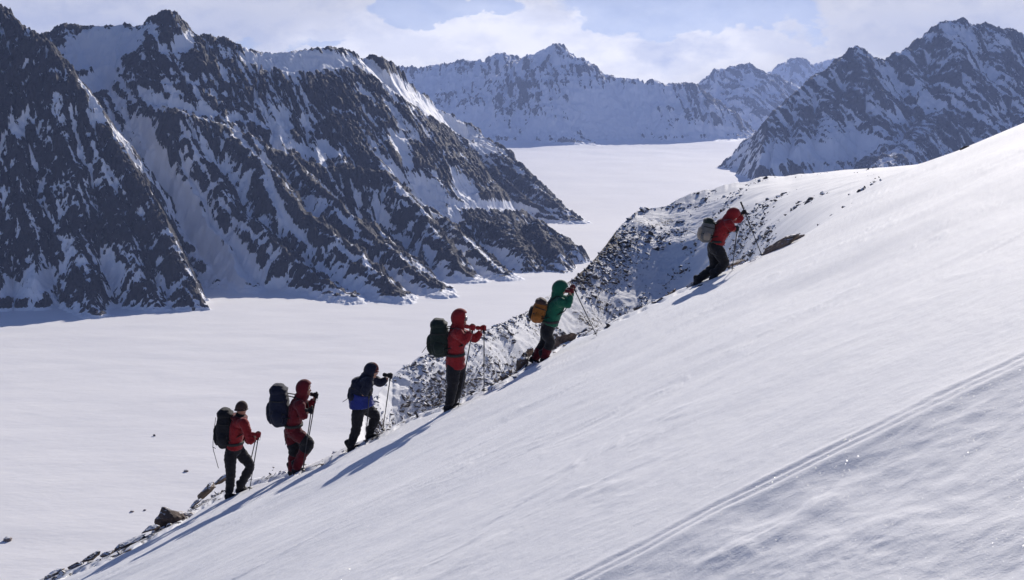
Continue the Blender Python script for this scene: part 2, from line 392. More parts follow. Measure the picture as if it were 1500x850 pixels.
# ------------------------------------------------------------------ mountains
def ridge(pts, sl=.9, sr=.9, w=0, bench=None):
    """pts in (px, py, distance); sl / sr = fall of the flanks on the left / right of its direction; w widens the crest"""
    return ([tuple(P(*p)) for p in pts], sl, sr, w, bench)
def box_blur(a, n):
    for ax in (0, 1):
        c = np.cumsum(np.pad(a, [(n + 1, n) if i == ax else (0, 0) for i in (0, 1)], 'edge'), axis=ax)
        a = (np.take(c, np.arange(2 * n + 1, c.shape[ax]), ax) - np.take(c, np.arange(0, c.shape[ax] - 2 * n - 1), ax)) / (2 * n + 1)
    return a
def mountain(name, label, ridges, pxr, yr, nc, nr, unit, mat, snowpts=(), amp=1.0, base=0.0, seed=0, foot=26.0, ypow=1.0, rockgain=1.0, frac=.6, strike=(.66, -.75), towers=1.0, warp=1.0):
    U = (np.linspace(*pxr, nc) - 750) / F
    q = np.linspace(0, 1, nr) ** ypow
    yv = yr[0] + (yr[1] - yr[0]) * q
    Y = np.broadcast_to(yv[:, None], (nr, nc)).astype(np.float64); X = Y * U
    s = unit
    wx = X + warp * s * 9 * fbm(X / (s * 55), Y / (s * 55), 3, seed + 1) + s * 2.2 * fbm(X / (s * 11), Y / (s * 11), 3, seed + 2)
    wy = Y + warp * s * 9 * fbm(X / (s * 55), Y / (s * 55), 3, seed + 4) + s * 2.2 * fbm(X / (s * 11), Y / (s * 11), 3, seed + 5)
    Z = np.full(X.shape, -1e4); A = np.zeros(X.shape); D = np.zeros(X.shape)
    off = 0
    for pts, sl, sr, w, bench in ridges:
        acc = 0
        bd = np.full(X.shape, 1e9); bz = np.zeros(X.shape); bs = np.zeros(X.shape); ba = np.zeros(X.shape)
        for (ax, ay, az), (bx, by, bz_) in zip(pts[:-1], pts[1:]):
            dx, dy = bx - ax, by - ay; L = math.hypot(dx, dy) + 1e-6
            t = np.clip(((wx - ax) * dx + (wy - ay) * dy) / L ** 2, 0, 1)
            qx, qy = wx - ax - t * dx, wy - ay - t * dy
            d = np.hypot(qx, qy)
            sg = dx * (wy - ay) - dy * (wx - ax)
            # height on this segment: pick segment giving the highest ground, not the nearest
            fall = np.where(((t >= 1) | (t <= 0)) & (d > 1), max(sl, sr), np.where(sg > 0, sl, sr))
            z = az + t * (bz_ - az) - fall * np.maximum(d - w, 0)
            if bench: z = z - 1.3 * np.maximum(d - bench, 0)
            m = z > bz if acc else np.ones(X.shape, bool)
            bz = np.where(m, z, bz); bd = np.where(m, d, bd); ba = np.where(m, off + acc + t * L, ba)
            acc += L
        m = bz > Z
        Z = np.where(m, bz, Z); A = np.where(m, ba, A); D = np.where(m, bd, D)
        off += acc + 317
    # snowfields stay smooth
    pxx, pyy = proj(X, Y, Z)
    SM = np.zeros(X.shape); RK = np.zeros(X.shape)
    for (ax, ay, rx, ry, rot, v) in snowpts:
        c_, s_ = math.cos(math.radians(rot)), math.sin(math.radians(rot))
        dx = pxx - ax; dy = pyy - ay
        a = (dx * c_ + dy * s_) / rx; b = (-dx * s_ + dy * c_) / ry
        g = abs(v) * np.exp(-(a * a + b * b) ** 1.5)
        if v > 0: SM = np.maximum(SM, g) if v >= .8 else SM + g * (1 - SM)
        else: RK += g
    SM = np.clip(SM + .25 * SM * fbm(X / (s * 12), Y / (s * 12), 3, seed + 35), 0, 1.2)
    rough = 1 - .82 * np.clip(SM, 0, 1)
    # ribs and gullies running down the flanks, then broken rock
    def rg(x, y, o, sd):
        r = ridged(x, y, o, sd); return np.sign(r) * np.abs(r) ** 1.15
    A_ = A + s * 3 * fbm(X / (s * 9), Y / (s * 9), 2, seed + 6)
    grow = np.clip(D / (s * 12), 0, 1)
    rib1 = rg(A_ / (s * 34), D / (s * 170), 2, seed + 17)
    rib2 = rg(A_ / (s * 12), D / (s * 70), 3, seed + 7)
    rib3 = rg(A_ / (s * 4.5), D / (s * 22), 2, seed + 19)
    Z = Z + amp * s * rough * (6.0 * rib1 + 6.0 * rib2 + 2.8 * rib3) * grow
    cr = ridged(X / (s * 20), Y / (s * 20), 5, seed + 9, .6)
    Z = Z + amp * s * rough * 4.6 * cr * (.35 + .65 * grow)
    tw = np.maximum(perlin(A_ / (s * 5), A_ * 0 + 3, seed + 23), 0) * 3.0 + np.maximum(perlin(A_ / (s * 12), A_ * 0 + 5, seed + 25), 0) * 4.0
    Z = Z + towers * s * tw * np.exp(-(D / (s * 4)) ** 2) * rough
    tt = X * strike[0] + Y * strike[1]; nn = -X * strike[1] + Y * strike[0]
    nn = nn + s * 4 * fbm(X / (s * 14), Y / (s * 14), 2, seed + 41)
    st1 = rg(nn / (s * 13), tt / (s * 90), 3, seed + 43); st2 = fbm(nn / (s * 4.5), tt / (s * 30), 3, seed + 45)
    Z = Z + amp * s * rough * 3.0 * st1
    g = glz(X, Y)
    hab = Z - g
    fine = ridged(X / (s * 6), Y / (s * 6), 4, seed + 13)
    streak = .6 * rib3 + .8 * fbm(A_ / (s * 3.2), D / (s * 16), 2, seed + 31)
    Z = Z + amp * s * rough * 1.7 * fine * sstep(0, s * 12, hab)
    # snow in hollows, rock on ribs and steep ground
    c1 = (Z - box_blur(Z, max(3, int(nc * .006)))) / s
    c2 = (Z - box_blur(Z, max(8, int(nc * .022)))) / s
    gy = np.gradient(Z, axis=0) / np.gradient(Y, axis=0); gx = (np.gradient(Z, axis=1)) / np.gradient(X, axis=1)
    slope_ = np.hypot(gx, gy)
    R = (.040 * c2 + .040 * c1) + .15 * np.clip(slope_ - 1.0, -1, 1.2) + .42 * fbm(X / (s * 60), Y / (s * 60), 4, seed + 15)
    R = R + .16 * rib1 + .42 * rib2 + .30 * rib3 * grow + .85 * st1 + .60 * st2 + .13 * fbm(X / (s * 5), Y / (s * 5), 2, seed + 37)
    sel = (hab > foot * 1.5) & (SM < .2) & (RK < .1)
    R = R - np.quantile(R[sel], 1 - frac) + .5
    R = R - 1.25 * SM + RK
    # apron of avalanche snow at the foot
    kf = foot
    low = sstep(s * 26, 0, Z - g - kf * .5 + s * 7 * fbm(X / (s * 20), Y / (s * 20), 2, seed + 21))
    R = R - .55 * low * sstep(.95, .3, np.clip(c2 * .12 + .5, 0, 1))
    d = Z - g                                                   # join to the glacier with a fan
    Z = np.where(d > -kf * 3, g - .6 + kf * .5 * np.logaddexp(0, d / (kf * .5)), g - 3) - 1.0 * (d < -kf * .6)
    sm = sstep(-kf * .2, kf * .35, d)
    R = np.where(d < kf * .35, R * sm - .4 * (1 - sm), R)
    # cut the sheet well under the glacier where there is no mountain
    Z = np.where(d < -kf * 1.6, g - 6, Z)
    o = grid_mesh(name, X, Y, Z, {'rock': R}, mat)
    tag(o, label, kind='structure')
    return o

def build_mountains():
    m1 = mat_mountain('rock_and_snow', 2.2)
    R = [
        # main crest, from far left over the pointed peak to the end of the long ridge
        ridge([(-140, 120, 2950), (60, 95, 2950), (87, 57, 2950), (108, 42, 2960), (150, 41, 2960), (178, 38, 2960), (220, 44, 2950), (232, 30, 2940), (243, 23, 2940),
               (257, 37, 2950), (270, 50, 2960), (290, 57, 2970), (303, 54, 2975), (308, 56, 2980), (322, 58, 2985), (345, 70, 3000), (370, 78, 3020), (400, 79, 3060),
               (440, 77, 3130), (478, 73, 3220), (512, 76, 3320), (543, 109, 3480), (570, 137, 3680), (613, 164, 3990), (659, 191, 4090), (700, 213, 4100), (727, 224, 4060),
               (750, 241, 4000), (775, 264, 3900), (803, 291, 3760), (838, 325, 3590)], .95, .98),
        # lit snow shoulder beyond the crest
        ridge([(527, 90, 3430), (556, 108, 3600), (578, 127, 3780), (608, 149, 4180), (645, 168, 4290), (678, 184, 4310), (708, 206, 4250), (727, 221, 4150)], .7, .22, 3, 70),
        # lower buttresses in front
        ridge([(178, 38, 2960), (170, 110, 2780), (200, 150, 2680), (262, 166, 2590), (300, 240, 2500), (345, 305, 2380), (400, 355, 2260), (470, 412, 2130), (519, 444, 2004)], 1.45, 1.45),
        ridge([(250, 168, 2600), (268, 250, 2480), (300, 320, 2360), (335, 372, 2250), (358, 418, 2150)], 1.45, 1.45),
        ridge([(243, 24, 2940), (262, 110, 2790), (292, 178, 2680), (330, 187, 2640)], 1.45, 1.45),
        ridge([(262, 166, 2590), (330, 187, 2640), (370, 205, 2620), (420, 232, 2620), (470, 248, 2640), (520, 250, 2680), (562, 256, 2700)], 1.45, 1.45),
        ridge([(330, 187, 2640), (378, 235, 2530), (425, 290, 2420), (470, 335, 2320), (520, 370, 2210), (560, 410, 2100), (591, 444, 2004)], 1.45, 1.45),
        ridge([(420, 232, 2620), (470, 280, 2500), (515, 320, 2410), (570, 365, 2290), (615, 405, 2180), (642, 431, 2100)], 1.45, 1.45),
        ridge([(562, 256, 2700), (590, 280, 2640), (618, 310, 2560), (645, 350, 2440), (668, 385, 2330), (687, 411, 2270)], 1.45, 1.45),
        ridge([(545, 330, 2480), (585, 372, 2370), (640, 420, 2160), (650, 436, 2070)], 1.45, 1.45),
        ridge([(590, 270, 2780), (640, 318, 2700), (665, 336, 2620), (700, 370, 2480), (722, 390, 2390), (744, 407, 2310)], 1.45, 1.45),
        # ribs of the upper wall
        ridge([(400, 79, 3060), (395, 115, 2970), (400, 170, 2830), (420, 232, 2680)], 1.45, 1.45),
        ridge([(345, 70, 3000), (350, 120, 2880), (362, 175, 2760)], 1.45, 1.45),
        ridge([(303, 54, 2975), (312, 110, 2860), (330, 170, 2720)], 1.5, 1.5),
        ridge([(512, 76, 3320), (495, 118, 3190), (500, 160, 3070), (530, 200, 2990), (560, 250, 2860)], 1.3, 1.3),
        ridge([(560, 128, 3600), (575, 190, 3440), (598, 240, 3330), (625, 280, 3240)], 1.4, 1.4),
        ridge([(613, 164, 3990), (632, 225, 3840), (655, 275, 3740), (668, 300, 3700)], 1.5, 1.5),
        ridge([(640, 180, 4050), (665, 235, 3880), (690, 290, 3760)], 1.5, 1.5),
        ridge([(700, 213, 4100), (730, 258, 3900), (770, 293, 3740), (815, 320, 3620)], 1.4, 1.4),
        ridge([(440, 77, 3130), (450, 130, 3010), (455, 190, 2870), (470, 248, 2720)], 1.45, 1.45),
        ridge([(478, 73, 3220), (474, 120, 3100), (478, 180, 2960), (500, 235, 2800)], 1.5, 1.5),
        ridge([(372, 78, 3020), (375, 130, 2900), (380, 185, 2760)], 1.5, 1.5),
        ridge([(108, 42, 2960), (118, 100, 2800), (150, 180, 2640)], .7, .7),
    ]
    sn = [(300, 175, 60, 7, 14, .5), (600, 288, 70, 6, 48, .55), (460, 235, 60, 7, 12, .5), (150, 76, 60, 32, -20, 1.3), (145, 125, 32, 17, -40, 1.1), (440, 96, 80, 19, 2, 1.4), (420, 100, 30, 20, 60, .8), (620, 158, 120, 13, 34, 1.3),
          (590, 230, 11, 34, -28, .8), (680, 285, 16, 26, -25, .9), (625, 290, 16, 34, -38, .9), (740, 312, 90, 8, 4, .9),
          (278, 325, 23, 125, -32, 1.6), (225, 225, 15, 50, -32, 1.0), (345, 400, 30, 40, -40, .7), (270, 75, 18, 16, 20, .7), (250, 90, 22, 14, 20, .5),
          (420, 330, 9, 60, -34, .9), (395, 270, 6, 40, -20, .6), (510, 335, 10, 44, -38, .5), (360, 185, 28, 8, 10, .6), (410, 195, 16, 22, -10, .7), (480, 228, 24, 10, 20, .8),
          (700, 360, 9, 60, -42, .8), (300, 110, 60, 30, 20, -.25), (230, 160, 25, 10, 35, .3), (480, 160, 60, 60, 0, -.15), (700, 250, 40, 20, 40, -.3), (780, 300, 60, 14, 35, -.35),
          (350, 130, 60, 50, 0, -.1)]
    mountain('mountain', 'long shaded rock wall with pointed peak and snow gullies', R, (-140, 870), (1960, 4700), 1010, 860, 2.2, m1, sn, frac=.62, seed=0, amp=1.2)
    A = [
        ridge([(-220, -40, 2520), (-100, -10, 2480), (-20, -10, 2450), (0, 10, 2430), (15, 26, 2420), (30, 38, 2410), (50, 50, 2400), (66, 60, 2390), (95, 90, 2370), (125, 133, 2330), (150, 168, 2300), (180, 214, 2250), (205, 258, 2200),
               (232, 305, 2140), (255, 352, 2080), (275, 398, 2020), (298, 455, 1920)], 3.1, .95),
        ridge([(66, 60, 2390), (88, 140, 2290), (100, 220, 2200), (118, 300, 2110), (122, 370, 2030), (132, 440, 1900), (138, 462, 1850)], 1.5, 1.5),
        ridge([(0, 10, 2430), (15, 100, 2320), (25, 200, 2210), (40, 290, 2110), (52, 380, 2010), (56, 408, 1960)], 1.5, 1.5),
        ridge([(-60, -10, 2460), (-50, 120, 2300), (-40, 260, 2150), (-20, 360, 2020), (0, 425, 1940)], 1.5, 1.5),
        ridge([(125, 133, 2330), (150, 230, 2220), (178, 320, 2110), (205, 400, 1990), (240, 448, 1920)], 1.6, 1.5),
        ridge([(-140, 100, 2400), (-130, 300, 2100), (-110, 420, 1900)], 1.5, 1.5),
    ]
    snA = [(160, 175, 130, 14, 56, .5), (262, 345, 90, 10, 66, .35), (60, 420, 24, 26, 0, .8), (165, 410, 16, 30, -15, .8), (20, 440, 40, 12, 0, .8), (60, 80, 200, 90, 45, -.12), (235, 430, 8, 20, -20, .4), (95, 395, 12, 40, 0, .4),
           (120, 90, 14, 120, -35, .16), (30, 190, 14, 20, -35, .5), (140, 180, 16, 10, 20, .5), (130, 250, 50, 12, 50, .3), (60, 290, 8, 60, -10, .3)]
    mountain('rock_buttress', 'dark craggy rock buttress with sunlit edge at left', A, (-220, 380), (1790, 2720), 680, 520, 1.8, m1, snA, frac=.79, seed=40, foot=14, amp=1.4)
    Cc = [ridge([(668, 345, 2640), (676, 334, 2660), (684, 324, 2690), (691, 318, 2700), (712, 326, 2700), (735, 330, 2710), (765, 331, 2720), (785, 327, 2720), (805, 337, 2700), (822, 346, 2680), (838, 362, 2640), (846, 376, 2580)], 1.3, .85),
          ridge([(785, 323, 2720), (800, 350, 2600), (818, 378, 2480), (826, 396, 2420)], 1.2, 1.0),
          ridge([(735, 325, 2710), (750, 350, 2590), (775, 380, 2460)], .8, .8)]
    mountain('rock_outcrop', 'low dark rock hump rising from the glacier below the wall', Cc, (655, 875), (2250, 3050), 300, 260, 1.8, m1, [(735, 385, 30, 14, 15, .8)], frac=.90, seed=60, foot=5)
    m2 = mat_mountain('far_rock_and_snow', 6.5)
    C = [
        ridge([(500, 110, 11800), (559, 104, 11500), (575, 99, 11500), (600, 102, 11500), (618, 104, 11500), (650, 98, 11500), (683, 92, 11400), (713, 98, 11300), (728, 90, 11300), (737, 80, 11300), (745, 86, 11300), (756, 94, 11100)], .75, .75),
        ridge([(720, 150, 10200), (745, 112, 10400), (756, 93, 10500), (770, 93, 10500), (784, 80, 10500), (797, 73, 10500), (809, 67, 10500), (823, 79, 10450), (846, 87, 10400), (855, 100, 10400), (879, 110, 10350), (910, 118, 10300),
               (930, 118, 10300), (949, 128, 10300), (957, 122, 10300), (964, 124, 10300), (980, 134, 10300), (985, 126, 10280), (997, 126, 10280), (1001, 134, 10280), (1007, 126, 10280), (1019, 138, 10250), (1050, 161, 10150), (1089, 195, 10000)], .8, .8),
        ridge([(756, 93, 10500), (745, 135, 10100), (738, 175, 9600), (735, 205, 9250)], .8, .8),
        ridge([(809, 70, 10500), (805, 120, 10000), (815, 170, 9550), (840, 207, 9150), (852, 212, 9100)], .8, .8),
        ridge([(855, 96, 10400), (850, 150, 9900), (838, 195, 9400)], .8, .8),
        ridge([(700, 90, 11300), (690, 130, 10900), (680, 180, 10300)], .8, .8),
        ridge([(957, 119, 10300), (968, 155, 9950), (980, 186, 9650)], .9, .9),
        ridge([(990, 126, 10280), (1008, 160, 9950), (1020, 192, 9650)], .9, .9),
        ridge([(1007, 126, 10280), (1035, 170, 9900), (1042, 195, 9650)], .9, .9),
        ridge([(640, 95, 11500), (620, 140, 11000), (600, 180, 10400)], .8, .8),
    ]
    snC = [(905, 170, 75, 40, 0, .8), (690, 190, 60, 24, 0, .6), (580, 150, 40, 40, 0, .4), (800, 195, 40, 16, 0, .6), (790, 85, 20, 16, -20, .6), (640, 130, 60, 20, 0, .3), (1010, 200, 60, 10, 0, .6), (735, 92, 16, 10, 0, .4)]
    mountain('mountain_range', 'blue hazy snow peaks closing the head of the glacier', C, (470, 1180), (8900, 12300), 700, 330, 6.5, m2, snC, frac=.40, seed=80, foot=50, amp=1.0, towers=.35, strike=(.12, -1))
    m3 = mat_mountain('right_rock_and_snow', 4.5)
    Rr = [
        ridge([(1116, 258, 5330), (1116, 215, 5580), (1127, 171, 5850), (1167, 137, 6050), (1207, 107, 6200), (1233, 88, 6280), (1257, 71, 6320), (1267, 77, 6330), (1280, 87, 6350), (1300, 90, 6400), (1310, 81, 6430), (1327, 74, 6450), (1334, 79, 6460),
               (1353, 63, 6500), (1367, 53, 6520), (1387, 31, 6550), (1400, 33, 6560), (1417, 31, 6570), (1424, 40, 6580), (1447, 36, 6600), (1467, 46, 6620), (1480, 44, 6640), (1500, 53, 6660), (1560, 60, 6700), (1640, 40, 6700), (1720, 60, 6700)], 2.4, 1.2),
        ridge([(1257, 71, 6320), (1270, 120, 6050), (1285, 170, 5800), (1300, 215, 5560)], .95, .95),
        ridge([(1207, 107, 6200), (1215, 150, 5950), (1212, 195, 5680)], .95, 1.3),
        ridge([(1167, 137, 6050), (1172, 175, 5820), (1168, 215, 5560)], .95, 1.7),
        ridge([(1127, 171, 5850), (1134, 205, 5640), (1135, 240, 5400)], .95, 2.6),
        ridge([(1327, 74, 6450), (1345, 130, 6150), (1365, 175, 5900), (1380, 225, 5600)], .95, .95),
        ridge([(1387, 31, 6550), (1405, 90, 6250), (1430, 150, 5950), (1450, 210, 5650)], .95, .95),
        ridge([(1447, 36, 6600), (1470, 110, 6200), (1500, 170, 5900)], .95, .95),
        ridge([(1500, 53, 6660), (1530, 120, 6250), (1560, 180, 5900)], .95, .95),
        ridge([(1380, 165, 5900), (1345, 195, 5550), (1318, 225, 5250), (1290, 248, 5000)], .9, .9),
    ]
    snR = [(1190, 232, 90, 16, -4, .8), (1250, 220, 26, 22, 0, .5), (1300, 130, 14, 50, -30, .25), (1420, 60, 60, 22, 20, .25)]
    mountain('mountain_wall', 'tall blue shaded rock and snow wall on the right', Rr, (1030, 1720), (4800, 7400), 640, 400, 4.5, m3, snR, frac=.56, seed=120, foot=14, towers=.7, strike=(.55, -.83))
    m4 = mat_mountain('farther_rock_and_snow', 9.0)
    B = [ridge([(985, 150, 12800), (1020, 136, 12800), (1045, 113, 12800), (1060, 105, 12800), (1067, 108, 12800), (1080, 99, 12800), (1097, 97, 12800), (1110, 107, 12800), (1133, 117, 12900), (1167, 130, 12900), (1210, 150, 12900)], .8, .8),
         ridge([(1097, 97, 12800), (1090, 140, 12200), (1075, 190, 11600)], .8, .8), ridge([(1060, 105, 12800), (1045, 150, 12200), (1035, 190, 11700)], .8, .8),
         ridge([(1133, 117, 12900), (1140, 160, 12300)], .8, .8)]
    mountain('hazy_peak', 'rounded hazy snow peak in the gap between the ranges', B, (960, 1260), (11200, 13600), 300, 200, 9.0, m4, [], frac=.45, seed=140, foot=20)
    B = [ridge([(1100, 130, 17500), (1128, 110, 17500), (1140, 102, 17500), (1150, 95, 17500), (1158, 97, 17500), (1167, 91, 17500), (1175, 101, 17500), (1190, 98, 17500), (1210, 95, 17500), (1235, 89, 17600), (1280, 100, 17600)], .8, .8)]
    mountain('farthest_peak', 'pale saw toothed summit almost lost in haze', B, (1080, 1300), (16500, 18500), 220, 110, 12.0, m4, [], frac=.4, seed=160, foot=20)
build_mountains()
# ------------------------------------------------------------------ people and gear
LAT = Vector((0, 1, 0))
def cloth(name, c, c2=None, rough=.85, scale=30, wr=10.0):
    t = NT(name)
    pos = t.n('TexCoord').outputs['Object']
    n = t.noise(pos, scale, 4, .6)
    col = t.mix(n, tuple(v * .72 for v in c), tuple(min(1, v * 1.2) for v in (c2 or c)))
    h = t.math('ADD', t.math('MULTIPLY', t.noise(pos, wr, 3, .5, dist=1.2), .02), t.math('MULTIPLY', t.noise(pos, 260, 1, .5), .0006))
    bump = t.n('Bump', ins={'Strength': .8, 'Distance': 1.0, 'Height': h}).outputs[0]
    b = t.n('BsdfPrincipled', ins={'Base Color': col, 'Roughness': rough, 'Normal': bump, 'Specular IOR Level': .25, 'Sheen Weight': .15})
    t.l(b.outputs[0], t.out.inputs[0]); return t.m
def plain(name, c, rough=.5, metal=0.0):
    t = NT(name)
    pos = t.n('TexCoord').outputs['Object']
    n = t.noise(pos, 40, 3, .6)
    col = t.mix(n, tuple(v * .8 for v in c), tuple(min(1, v * 1.15) for v in c))
    b = t.n('BsdfPrincipled', ins={'Base Color': col, 'Roughness': rough, 'Metallic': metal})
    t.l(b.outputs[0], t.out.inputs[0]); return t.m
M = dict(
    red=cloth('red_shell', (.25, .014, .018)), redd=cloth('dark_red_cloth', (.10, .006, .012)), crimson=cloth('crimson_shell', (.13, .007, .014)),
    navy=cloth('navy_cloth', (.010, .013, .032)), blue=cloth('blue_cloth', (.022, .034, .20)), black=cloth('black_cloth', (.012, .012, .016)),
    green=cloth('green_shell', (.006, .10, .058)), dgreen=cloth('dark_green_cloth', (.012, .022, .018)), orange=cloth('orange_cloth', (.27, .10, .018)),
    grey=cloth('grey_cloth', (.13, .13, .13)), beige=cloth('beige_cloth', (.28, .24, .20)), brown=cloth('brown_wool', (.06, .035, .03)),
    skin=plain('skin', (.42, .22, .15), .55), lens=plain('goggle_lens', (.16, .17, .19), .15), white=plain('eye_white', (.7, .7, .7), .3), lip=plain('lips', (.30, .10, .09), .5),
    metal=plain('pole_metal', (.25, .25, .28), .35, .9), dmetal=plain('dark_pole_metal', (.05, .05, .06), .4, .6), rubber=plain('black_rubber', (.015, .015, .015), .6),
    strap=plain('webbing', (.02, .02, .02), .8), steel=plain('axe_steel', (.35, .38, .45), .3, .9))
def lathe_frame(t, lat):
    L = lat - t * lat.dot(t)
    if L.length < 1e-3: L = Vector((1, 0, 0)) - t * t.x
    L.normalize(); return L, t.cross(L)
def loft(bm, pts, rad, lat=LAT, n=16, cap=.75, sq=1.0):
    """closed tube with elliptic (sq<1: boxy) rings; rad = (across the body, in its plane)"""
    pts = [Vector(p) for p in pts]; rad = [(r, r) if isinstance(r, (int, float)) else r for r in rad]
    rings = []
    m = len(pts)
    def ring(c, L, N, ra, rb):
        vs = []
        for k in range(n):
            a = 2 * PI * k / n; ca, sa = math.cos(a), math.sin(a)
            ca = math.copysign(abs(ca) ** sq, ca); sa = math.copysign(abs(sa) ** sq, sa)
            vs.append(bm.verts.new(c + L * (ra * ca) + N * (rb * sa)))
        rings.append(vs)
    fr = []
    for i in range(m):
        t = (pts[min(i + 1, m - 1)] - pts[max(i - 1, 0)]).normalized()
        fr.append((t, *lathe_frame(t, lat)))
    t, L, N = fr[0]; ra, rb = rad[0]; q = min(ra, rb) * cap
    for s, f in ((.97, .35), (.7, .8)): ring(pts[0] - t * q * s, L, N, ra * f, rb * f)
    for i in range(m): ring(pts[i], fr[i][1], fr[i][2], *rad[i])
    t, L, N = fr[-1]; ra, rb = rad[-1]; q = min(ra, rb) * cap
    for s, f in ((.7, .8), (.97, .35)): ring(pts[-1] + t * q * s, L, N, ra * f, rb * f)
    for a, b in zip(rings[:-1], rings[1:]):
        for k in range(n): bm.faces.new((a[k], a[(k + 1) % n], b[(k + 1) % n], b[k]))
    bm.faces.new(rings[0][::-1]); bm.faces.new(rings[-1])
def smoothpath(pts, rad, k=4):
    """Catmull-Rom resampling of points and radii"""
    pts = [Vector(p) for p in pts]; rad = [Vector((r, r)) if isinstance(r, (int, float)) else Vector(r) for r in rad]
    P_, R_ = [], []
    n = len(pts)
    for i in range(n - 1):
        p0, p1, p2, p3 = pts[max(i - 1, 0)], pts[i], pts[i + 1], pts[min(i + 2, n - 1)]
        for j in range(k):
            t = j / k
            P_.append(.5 * ((2 * p1) + (p2 - p0) * t + (2 * p0 - 5 * p1 + 4 * p2 - p3) * t * t + (3 * p1 - p0 - 3 * p2 + p3) * t ** 3))
            R_.append(tuple(rad[i].lerp(rad[i + 1], t)))
    P_.append(pts[-1]); R_.append(tuple(rad[-1])); return P_, R_
def ellipsoid(bm, c, ax, r, sub=3):
    d = bmesh.ops.create_icosphere(bm, subdivisions=sub, radius=1)
    for v in d['verts']:
        p = v.co.copy(); v.co = c + ax[0] * (p.x * r[0]) + ax[1] * (p.y * r[1]) + ax[2] * (p.z * r[2])
    return d['verts']
def finish(bm, name, mat, parent, base, voxel=None, smooth=3, wob=0.0, solid=None, mods=None):
    bmesh.ops.recalc_face_normals(bm, faces=bm.faces)
    me = bpy.data.meshes.new(name); 
    for v in bm.verts: v.co -= base
    bm.to_mesh(me); bm.free()
    if voxel or solid:
        tmp = bpy.data.objects.new('tmp', me); COL.objects.link(tmp)
        if solid:
            md = tmp.modifiers.new('s', 'SOLIDIFY'); md.thickness = solid; md.offset = 1
        if voxel:
            md = tmp.modifiers.new('r', 'REMESH'); md.mode = 'VOXEL'; md.voxel_size = voxel
            md = tmp.modifiers.new('m', 'SMOOTH'); md.factor = .5; md.iterations = smooth
        dg = bpy.context.evaluated_depsgraph_get(); dg.update()
        me2 = bpy.data.meshes.new_from_object(tmp.evaluated_get(dg)); bpy.data.objects.remove(tmp); bpy.data.meshes.remove(me); me = me2; me.name = name
    if wob:
        n = len(me.vertices); co = np.empty(n * 3, np.float32); me.vertices.foreach_get('co', co); co = co.reshape(-1, 3)
        nm = np.empty(n * 3, np.float32); me.vertices.foreach_get('normal', nm); nm = nm.reshape(-1, 3)
        k = perlin(co[:, 0] * 9 + co[:, 2] * 3, co[:, 2] * 13 + co[:, 1] * 5, 5) + .6 * (1 - 2 * np.abs(perlin(co[:, 0] * 12 - co[:, 1] * 8, co[:, 2] * 22 + co[:, 0] * 10, 9)))
        co += nm * (wob * k)[:, None]; me.vertices.foreach_set('co', co.ravel())
    me.polygons.foreach_set('use_smooth', np.ones(len(me.polygons), bool)); me.update()
    me.materials.clear(); me.materials.append(mat)
    o = bpy.data.objects.new(name, me); link(o, parent)
    if parent is None: o.location = base
    return o
Z3 = Vector((0, 0, 1))
def make_glove(G, f, p, side, mat, parent, base, skin=False):
    """a gloved hand closed round a pole at G: f from the wrist forwards, p along the pole upwards"""
    p = p.normalized(); a = (f - p * f.dot(p)); a = a.normalized() if a.length > .1 else Vector((1, 0, 0)); n = p.cross(a) * side
    bm = bmesh.new()
    loft(bm, [G - a * .075 - n * .006, G - a * .045 + n * .004, G - a * .024 + n * .010], [(.030, .026), (.034, .026), (.040, .018)], lat=p, n=12)
    for i in range(4):
        ln = (250, 275, 262, 225)[i]
        path = []
        for k in range(6):
            th = math.radians(165 - ln * k / 5 * .92); r = .034 - .003 * k / 5
            path.append(G + p * ((1.5 - i) * .0235) + a * (r * math.cos(th)) + n * (r * math.sin(th)))
        loft(bm, path, [.0125, .0125, .012, .0115, .011, .0095], lat=p, n=8)
    path = [G - a * .050 + p * .024 - n * .016, G - a * .026 + p * .046 - n * .028, G + a * .002 + p * .050 - n * .030, G + a * .022 + p * .044 - n * .018]
    loft(bm, path, [.015, .0135, .012, .010], lat=p, n=8)
    loft(bm, [G - a * .12 - n * .004, G - a * .085 - n * .004], [.037, .036], lat=p, n=12)
    return finish(bm, 'glove', mat, parent, base, voxel=.0055, smooth=2)
def make_boot(ank, toe, mat, parent, base):
    bm = bmesh.new()
    d = toe - ank; d.normalize(); up = (Z3 - d * d.z).normalized(); lat = up.cross(d)
    sole = ank - up * .06
    pth, rd = smoothpath([sole - d * .075 + up * .01, sole + up * .014, sole + d * .08 + up * .008, sole + d * .16 - up * .004, sole + d * .205 - up * .01], [(.040, .050), (.043, .060), (.046, .052), (.050, .040), (.036, .028)], 3)
    loft(bm, pth, rd, lat=lat, n=16, cap=.5)
    loft(bm, [sole + up * .02 - d * .012, ank + up * .05 - d * .01, ank + up * .12 - d * .012], [(.048, .058), (.050, .060), (.052, .058)], lat=lat, n=14)
    b = finish(bm, 'boot', mat, parent, base, voxel=.009, smooth=2)
    bm = bmesh.new()
    pth, rd = smoothpath([sole - d * .085 - up * .042, sole + d * .02 - up * .040, sole + d * .1 - up * .042, sole + d * .215 - up * .034], [(.041, .010), (.043, .010), (.052, .011), (.036, .010)], 3)
    loft(bm, pth, rd, lat=lat, n=12, cap=.3, sq=.6)
    finish(bm, 'sole', M['rubber'], b, base)
